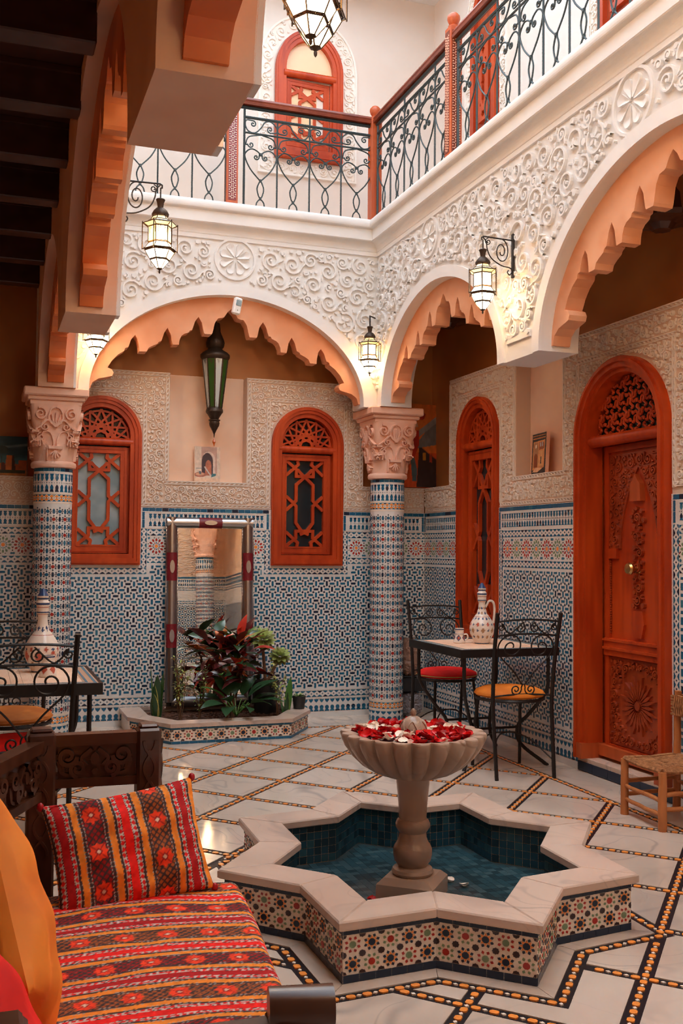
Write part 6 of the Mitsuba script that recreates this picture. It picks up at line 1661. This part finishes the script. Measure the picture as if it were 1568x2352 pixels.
# ================================================================== small things
def picture(label, fr, w, h, fn, edge, nx=70, ny=100, depth=.02):
    t = thing('painting', label, 'painting')
    s, q = np.meshgrid(np.linspace(0, 1, nx), np.linspace(0, 1, ny), indexing='ij')
    V = fr(np.column_stack([((s - .5) * w).ravel(), (q * h).ravel(), np.full(s.size, depth + .0005)])); i, j = np.meshgrid(np.arange(nx - 1), np.arange(ny - 1), indexing='ij'); o = i * ny + j
    obj('canvas', MB().add(V, np.vstack([np.stack([o, o + ny, o + ny + 1], -1).reshape(-1, 3), np.stack([o, o + ny + 1, o + 1], -1).reshape(-1, 3)]), fn(s, q).reshape(-1, 3)), 'painted', parent=t)
    obj('stretcher', MB().cvx([rect(-w / 2, w / 2, 0, h)], fr, 0, depth), edge, parent=t)
def shapes(bg, items, seed=0, amt=.25):
    """painted shapes in order: (polygon in 0..1, colour)"""
    def fn(s, q):
        from meshkit import fbm as fb_
        c = np.array(bg(s, q) if callable(bg) else np.tile(bg, s.shape + (1,)), float)
        for P, k in items: c[shapely.contains_xy(Polygon(P), s, q)] = k
        return c * (1 - amt + 2 * amt * fb_(np.stack([s * 14, q * 14, 0 * s], -1), 3, seed)[..., None])
    return fn
def disc(x, y, r, ry=None): return [(x + r * math.cos(a), y + (ry or r) * math.sin(a)) for a in np.linspace(0, 2 * PI, 20)]
arch_ = lambda x0, x1, y0, y1: list(archpoly(x0, x1, y0, y0 + (y1 - y0) * .6, y1).exterior.coords)
picture('small pale painting of a stone doorway, standing in the niche above the mirror', plane((1.648, YB + .07, 1.822), (1, .02, 0), (0, .06, 1), (0, -1, 0)), .20, .272,
        shapes((.66, .53, .42), [([(.27, .25), (.88, .25), (.88, 1), (.27, 1)], (.50, .32, .26)), (arch_(.30, .80, .22, .86), (.66, .52, .45)), (arch_(.28, .72, .20, .82), (.055, .03, .035)), (arch_(.42, .66, .18, .62), (.42, .14, .08)),
                                 ([(.0, .0), (1, 0), (1, .10), (.0, .12)], (.70, .50, .36)), (disc(.22, .20, .24, .07), (.40, .15, .10)), (disc(.20, .215, .17, .04), (.62, .34, .22)), ([(.16, .30), (.26, .30), (.25, .22), (.19, .22)], (.10, .13, .16)),
                                 ([(.06, .39), (.30, .39), (.30, .37), (.06, .37)], (.20, .22, .24)), ([(.36, .43), (.42, .43), (.60, .24), (.66, .18), (.60, .18), (.44, .34)], (.50, .44, .40)), ([(.64, .13), (.84, .18), (.84, .24), (.68, .24)], (.05, .17, .20))], 3), 'niche_plaster')
def corner_bg(s, q): return np.where((q > .42)[..., None], np.array([.62, .17, .03]), np.array([.55, .08, .015])) * (1 + 0 * s[..., None])
picture('large orange painting of a souk street, in the corner niche behind the right column', plane((3.395, 7.79, 1.826), (.985, .05, 0), (0, .02, 1), (0.05, -.99, 0)), .335, .69,
        shapes(corner_bg, [([(.44, .0), (1, 0), (1, .34), (.52, .50)], (.035, .018, .018)), ([(.40, .50), (1, .84), (1, .52), (.46, .47)], (.16, .17, .19)), ([(.44, .66), (1, .86), (1, .78), (.5, .60)], (.24, .25, .27)),
                           ([(.30, .68), (.52, .68), (.52, .52), (.34, .30), (.28, .5)], (.42, .02, .01)), ([(.28, .33), (.38, .36), (.46, .22), (.44, .08), (.33, .08)], (.06, .12, .15)), ([(.30, .72), (.50, .72), (.46, .78), (.34, .78)], (.50, .30, .20)),
                           ([(.40, .88), (.56, .93), (.70, .88), (.66, .82), (.40, .80)], (.36, .02, .012)), (disc(.34, .895, .045, .03), (.04, .05, .05)), ([(.62, .33), (.70, .33), (.70, .42), (.62, .42)], (.50, .22, .02)), ([(.80, .31), (.88, .30), (.88, .40), (.80, .40)], (.40, .05, .02)),
                           ([(.0, .40), (.24, .38), (.24, .32), (.0, .30)], (.03, .01, .01))], 5, .3), 'rust_wood')
picture('small dark bordered painting of an old doorway, in the niche of the right wall', plane((XW + .075, 6.015, 1.826), (-.10, -1, 0), (.05, 0, 1), (-1, .10, 0)), .215, .268,
        shapes((.03, .025, .025), [([(.06, .10), (.40, .06), (.90, .14), (.92, .82), (.08, .80)], (.56, .24, .09)), ([(.12, .16), (.44, .16), (.44, .78), (.12, .78)], (.36, .17, .08)), (arch_(.16, .42, .16, .50), (.22, .045, .012)), ([(.5, .58), (.86, .60), (.86, .76), (.5, .78)], (.30, .08, .03)),
                                   ([(.54, .18), (.80, .18), (.80, .56), (.54, .54)], (.62, .33, .14)), ([(.62, .24), (.70, .24), (.68, .42), (.64, .42)], (.03, .03, .03)), ([(.22, .64), (.32, .64), (.32, .72), (.22, .72)], (.7, .6, .5)), ([(.56, .66), (.64, .66), (.64, .76), (.56, .76)], (.45, .42, .40)), ([(.70, .66), (.78, .66), (.78, .77), (.70, .77)], (.45, .42, .40)),
                                   ([(.05, .86), (.95, .86), (.95, .89), (.05, .89)], (.42, .15, .05)), ([(.05, .93), (.95, .93), (.95, .955), (.05, .955)], (.42, .15, .05)), ([(.08, .05), (.42, .03), (.80, .12), (.30, .15)], (.72, .42, .24))], 7), 'capital_stone', depth=.025)
def sky_bg(s, q): return np.array([.012, .06, .085]) + np.clip(.55 - q, 0, .4)[..., None] * np.array([.05, .22, .24]) * 2 + np.exp(-((q - .62 - .18 * s) / .03)**2)[..., None] * np.array([.12, .16, .16]) * .8
picture('painting of a red desert fortress under a dark blue sky, beside the left column', plane((.145, YB + .06, 1.822), (1, 0, 0), (0, .03, 1), (0, -1, 0)), .36, .285,
        shapes(sky_bg, [([(0, 0), (1, 0), (1, .22), (0, .22)], (.46, .20, .06)), ([(0, .14), (1, .14), (1, .40), (.84, .40), (.84, .30), (0, .34)], (.34, .09, .02)), ([(.58, .14), (.70, .14), (.70, .52), (.60, .52)], (.46, .13, .03)), ([(.70, .14), (.78, .14), (.74, .52), (.70, .52)], (.05, .015, .01)),
                        ([(.30, .14), (.40, .14), (.38, .52), (.30, .52)], (.46, .15, .03)), ([(.38, .14), (.46, .14), (.42, .52), (.38, .52)], (.06, .02, .01)), (arch_(.50, .58, .14, .34), (.10, .015, .01)), ([(.50, .20), (.51, .62), (.52, .62), (.52, .2)], (.03, .03, .02)), (disc(.51, .66, .13, .10), (.02, .045, .045)), ([(.44, .06), (.96, .07), (.96, .15), (.46, .15)], (.03, .045, .025))], 9), 'niche_plaster')
# motion sensor on the crown of the back arch
t = thing('motion_sensor', 'small white motion sensor on the crown of the back arch', 'sensor')
M = mrz(.25, (1.752, BY0 - .012, 3.085)) @ rot([0, 1, 0], .14) @ rot([1, 0, 0], .12)
obj('case', MB().box(-.030, .030, -.022, .022, -.062, .062, b=.010, M=M), 'white_plastic', parent=t)
obj('lens', MB().box(-.022, .022, -.026, -.018, .0, .045, b=.004, M=M), 'frosted_glass', parent=t)
obj('eye', MB().box(-.003, .003, -.0235, -.020, -.035, -.029, M=M), 'black_plastic', parent=t)
obj('mount', MB().box(-.012, .012, .018, .05, -.02, .02, M=M), 'white_plastic', parent=t)
# stored things in the corner behind the right column
def crumple(label, name, c, size, m, seed, cat):
    from meshkit import fbm as fb_
    h = trimesh.creation.icosphere(subdivisions=5); v = h.vertices
    v = np.sign(v) * np.abs(v)**.7; v = v / np.abs(v).max()
    v = v * (1 + .28 * (np.abs(fb_(v * 3.2, 4, seed) - .5) * 2 - .4)[:, None])
    v[:, 2] = np.maximum(v[:, 2], -1)
    return tag(obj(name, MB().add(v * np.array(size) + np.array(c), h.faces), m, smooth=25), label, cat)
crumple('brown quilted bag stored upright behind the right column', 'storage_bag', (3.24, 7.585, .47), (.085, .10, .155), 'bag_brown', 3, 'bag')
crumple('crumpled grey plastic sack on the floor behind the right column', 'storage_sack', (3.24, 7.58, .10), (.10, .105, .10), 'bag_grey', 8, 'sack')
t = thing('storage_crate', 'black plastic crate between the bag and the sack behind the right column', 'crate')
obj('case', MB().box(3.14, 3.36, 7.50, 7.70, .205, .318, b=.008), 'black_plastic', parent=t)
obj('lid', MB().box(3.135, 3.365, 7.495, 7.705, .318, .325, b=.003), 'black_plastic', parent=t)

# ================================================================== the front of the courtyard, seen in the mirror
FF = plane((0, -.42, 0), (1, 0, 0), (0, 0, 1), (0, 1, 0))
obj('tile_ground', MB().prism(sbox(.37, 0, 3.44, 1.616), FF, 0, .03), 'white_glaze', parent='wall_front')
z = Zel(9); z.field(sbox(2.05, .3, 3.43, 1.18), p=.0443); z.checker(2.6, 3.43, 1.405, 1.452); z.checker(2.6, 3.43, 1.20, 1.247); z.arrows(2.6, 3.43, 1.475, 1.568); z.bricks(2.6, 3.43, 1.586, 1.612)
z.put('wall_front', FF, base=.03)
mb = MB(); P = sbox(1.9, 1.65, 3.05, 2.62).difference(archpoly(2.0, 2.55, 1.0, 2.1, 2.42)); scrollwork(mb, P.buffer(-.01), FF, .026, .042, .008, .05, .011, 301, cand=5000, limit=300)
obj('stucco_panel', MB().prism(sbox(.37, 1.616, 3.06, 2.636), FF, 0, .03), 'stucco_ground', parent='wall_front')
obj('carving', mb, 'stucco', parent='wall_front', kind='stuff')
column(CX, .22, 'tiled column at the front corner of the courtyard, seen in the mirror', 7)
k = 'window_5'; used[k] = 1; tag(k, 'arched red wood door leaf with coloured glass, seen in the mirror', kind='structure')
FF2 = lambda a: FF(a + [0, 0, .03])
A = archpoly(2.0, 2.55, .75, 2.12, 2.42)
obj('frame', MB().prism(A.difference(archpoly(2.07, 2.48, .82, 2.12, 2.35)), FF2, 0, .04), 'red_wood', parent=k)
obj('leaf', MB().prism(archpoly(2.06, 2.49, .80, 2.12, 2.36), FF2, 0, .012), 'rust_wood', parent=k)
mat('blue_glass', (.03, .22, .55), .15); mat('green_glass', (.10, .42, .10), .15); mat('yellow_glass', (.80, .58, .22), .15)
for P, m in (([(2.20, 1.55), (2.34, 1.55), (2.36, 1.75), (2.30, 1.86), (2.22, 1.80)], 'blue_glass'), ([(2.20, 1.05), (2.33, 1.05), (2.36, 1.30), (2.28, 1.42), (2.20, 1.34)], 'yellow_glass'), (disc(2.22, 2.20, .03), 'green_glass'), (disc(2.32, 2.23, .04), 'blue_glass'), (disc(2.22, 2.29, .025), 'blue_glass'), (disc(2.40, 1.48, .02), 'green_glass'), (disc(2.40, 1.0, .02), 'green_glass')):
    obj('coloured_pane', MB().prism(Polygon(P), FF2, .011, .016), m, parent=k)
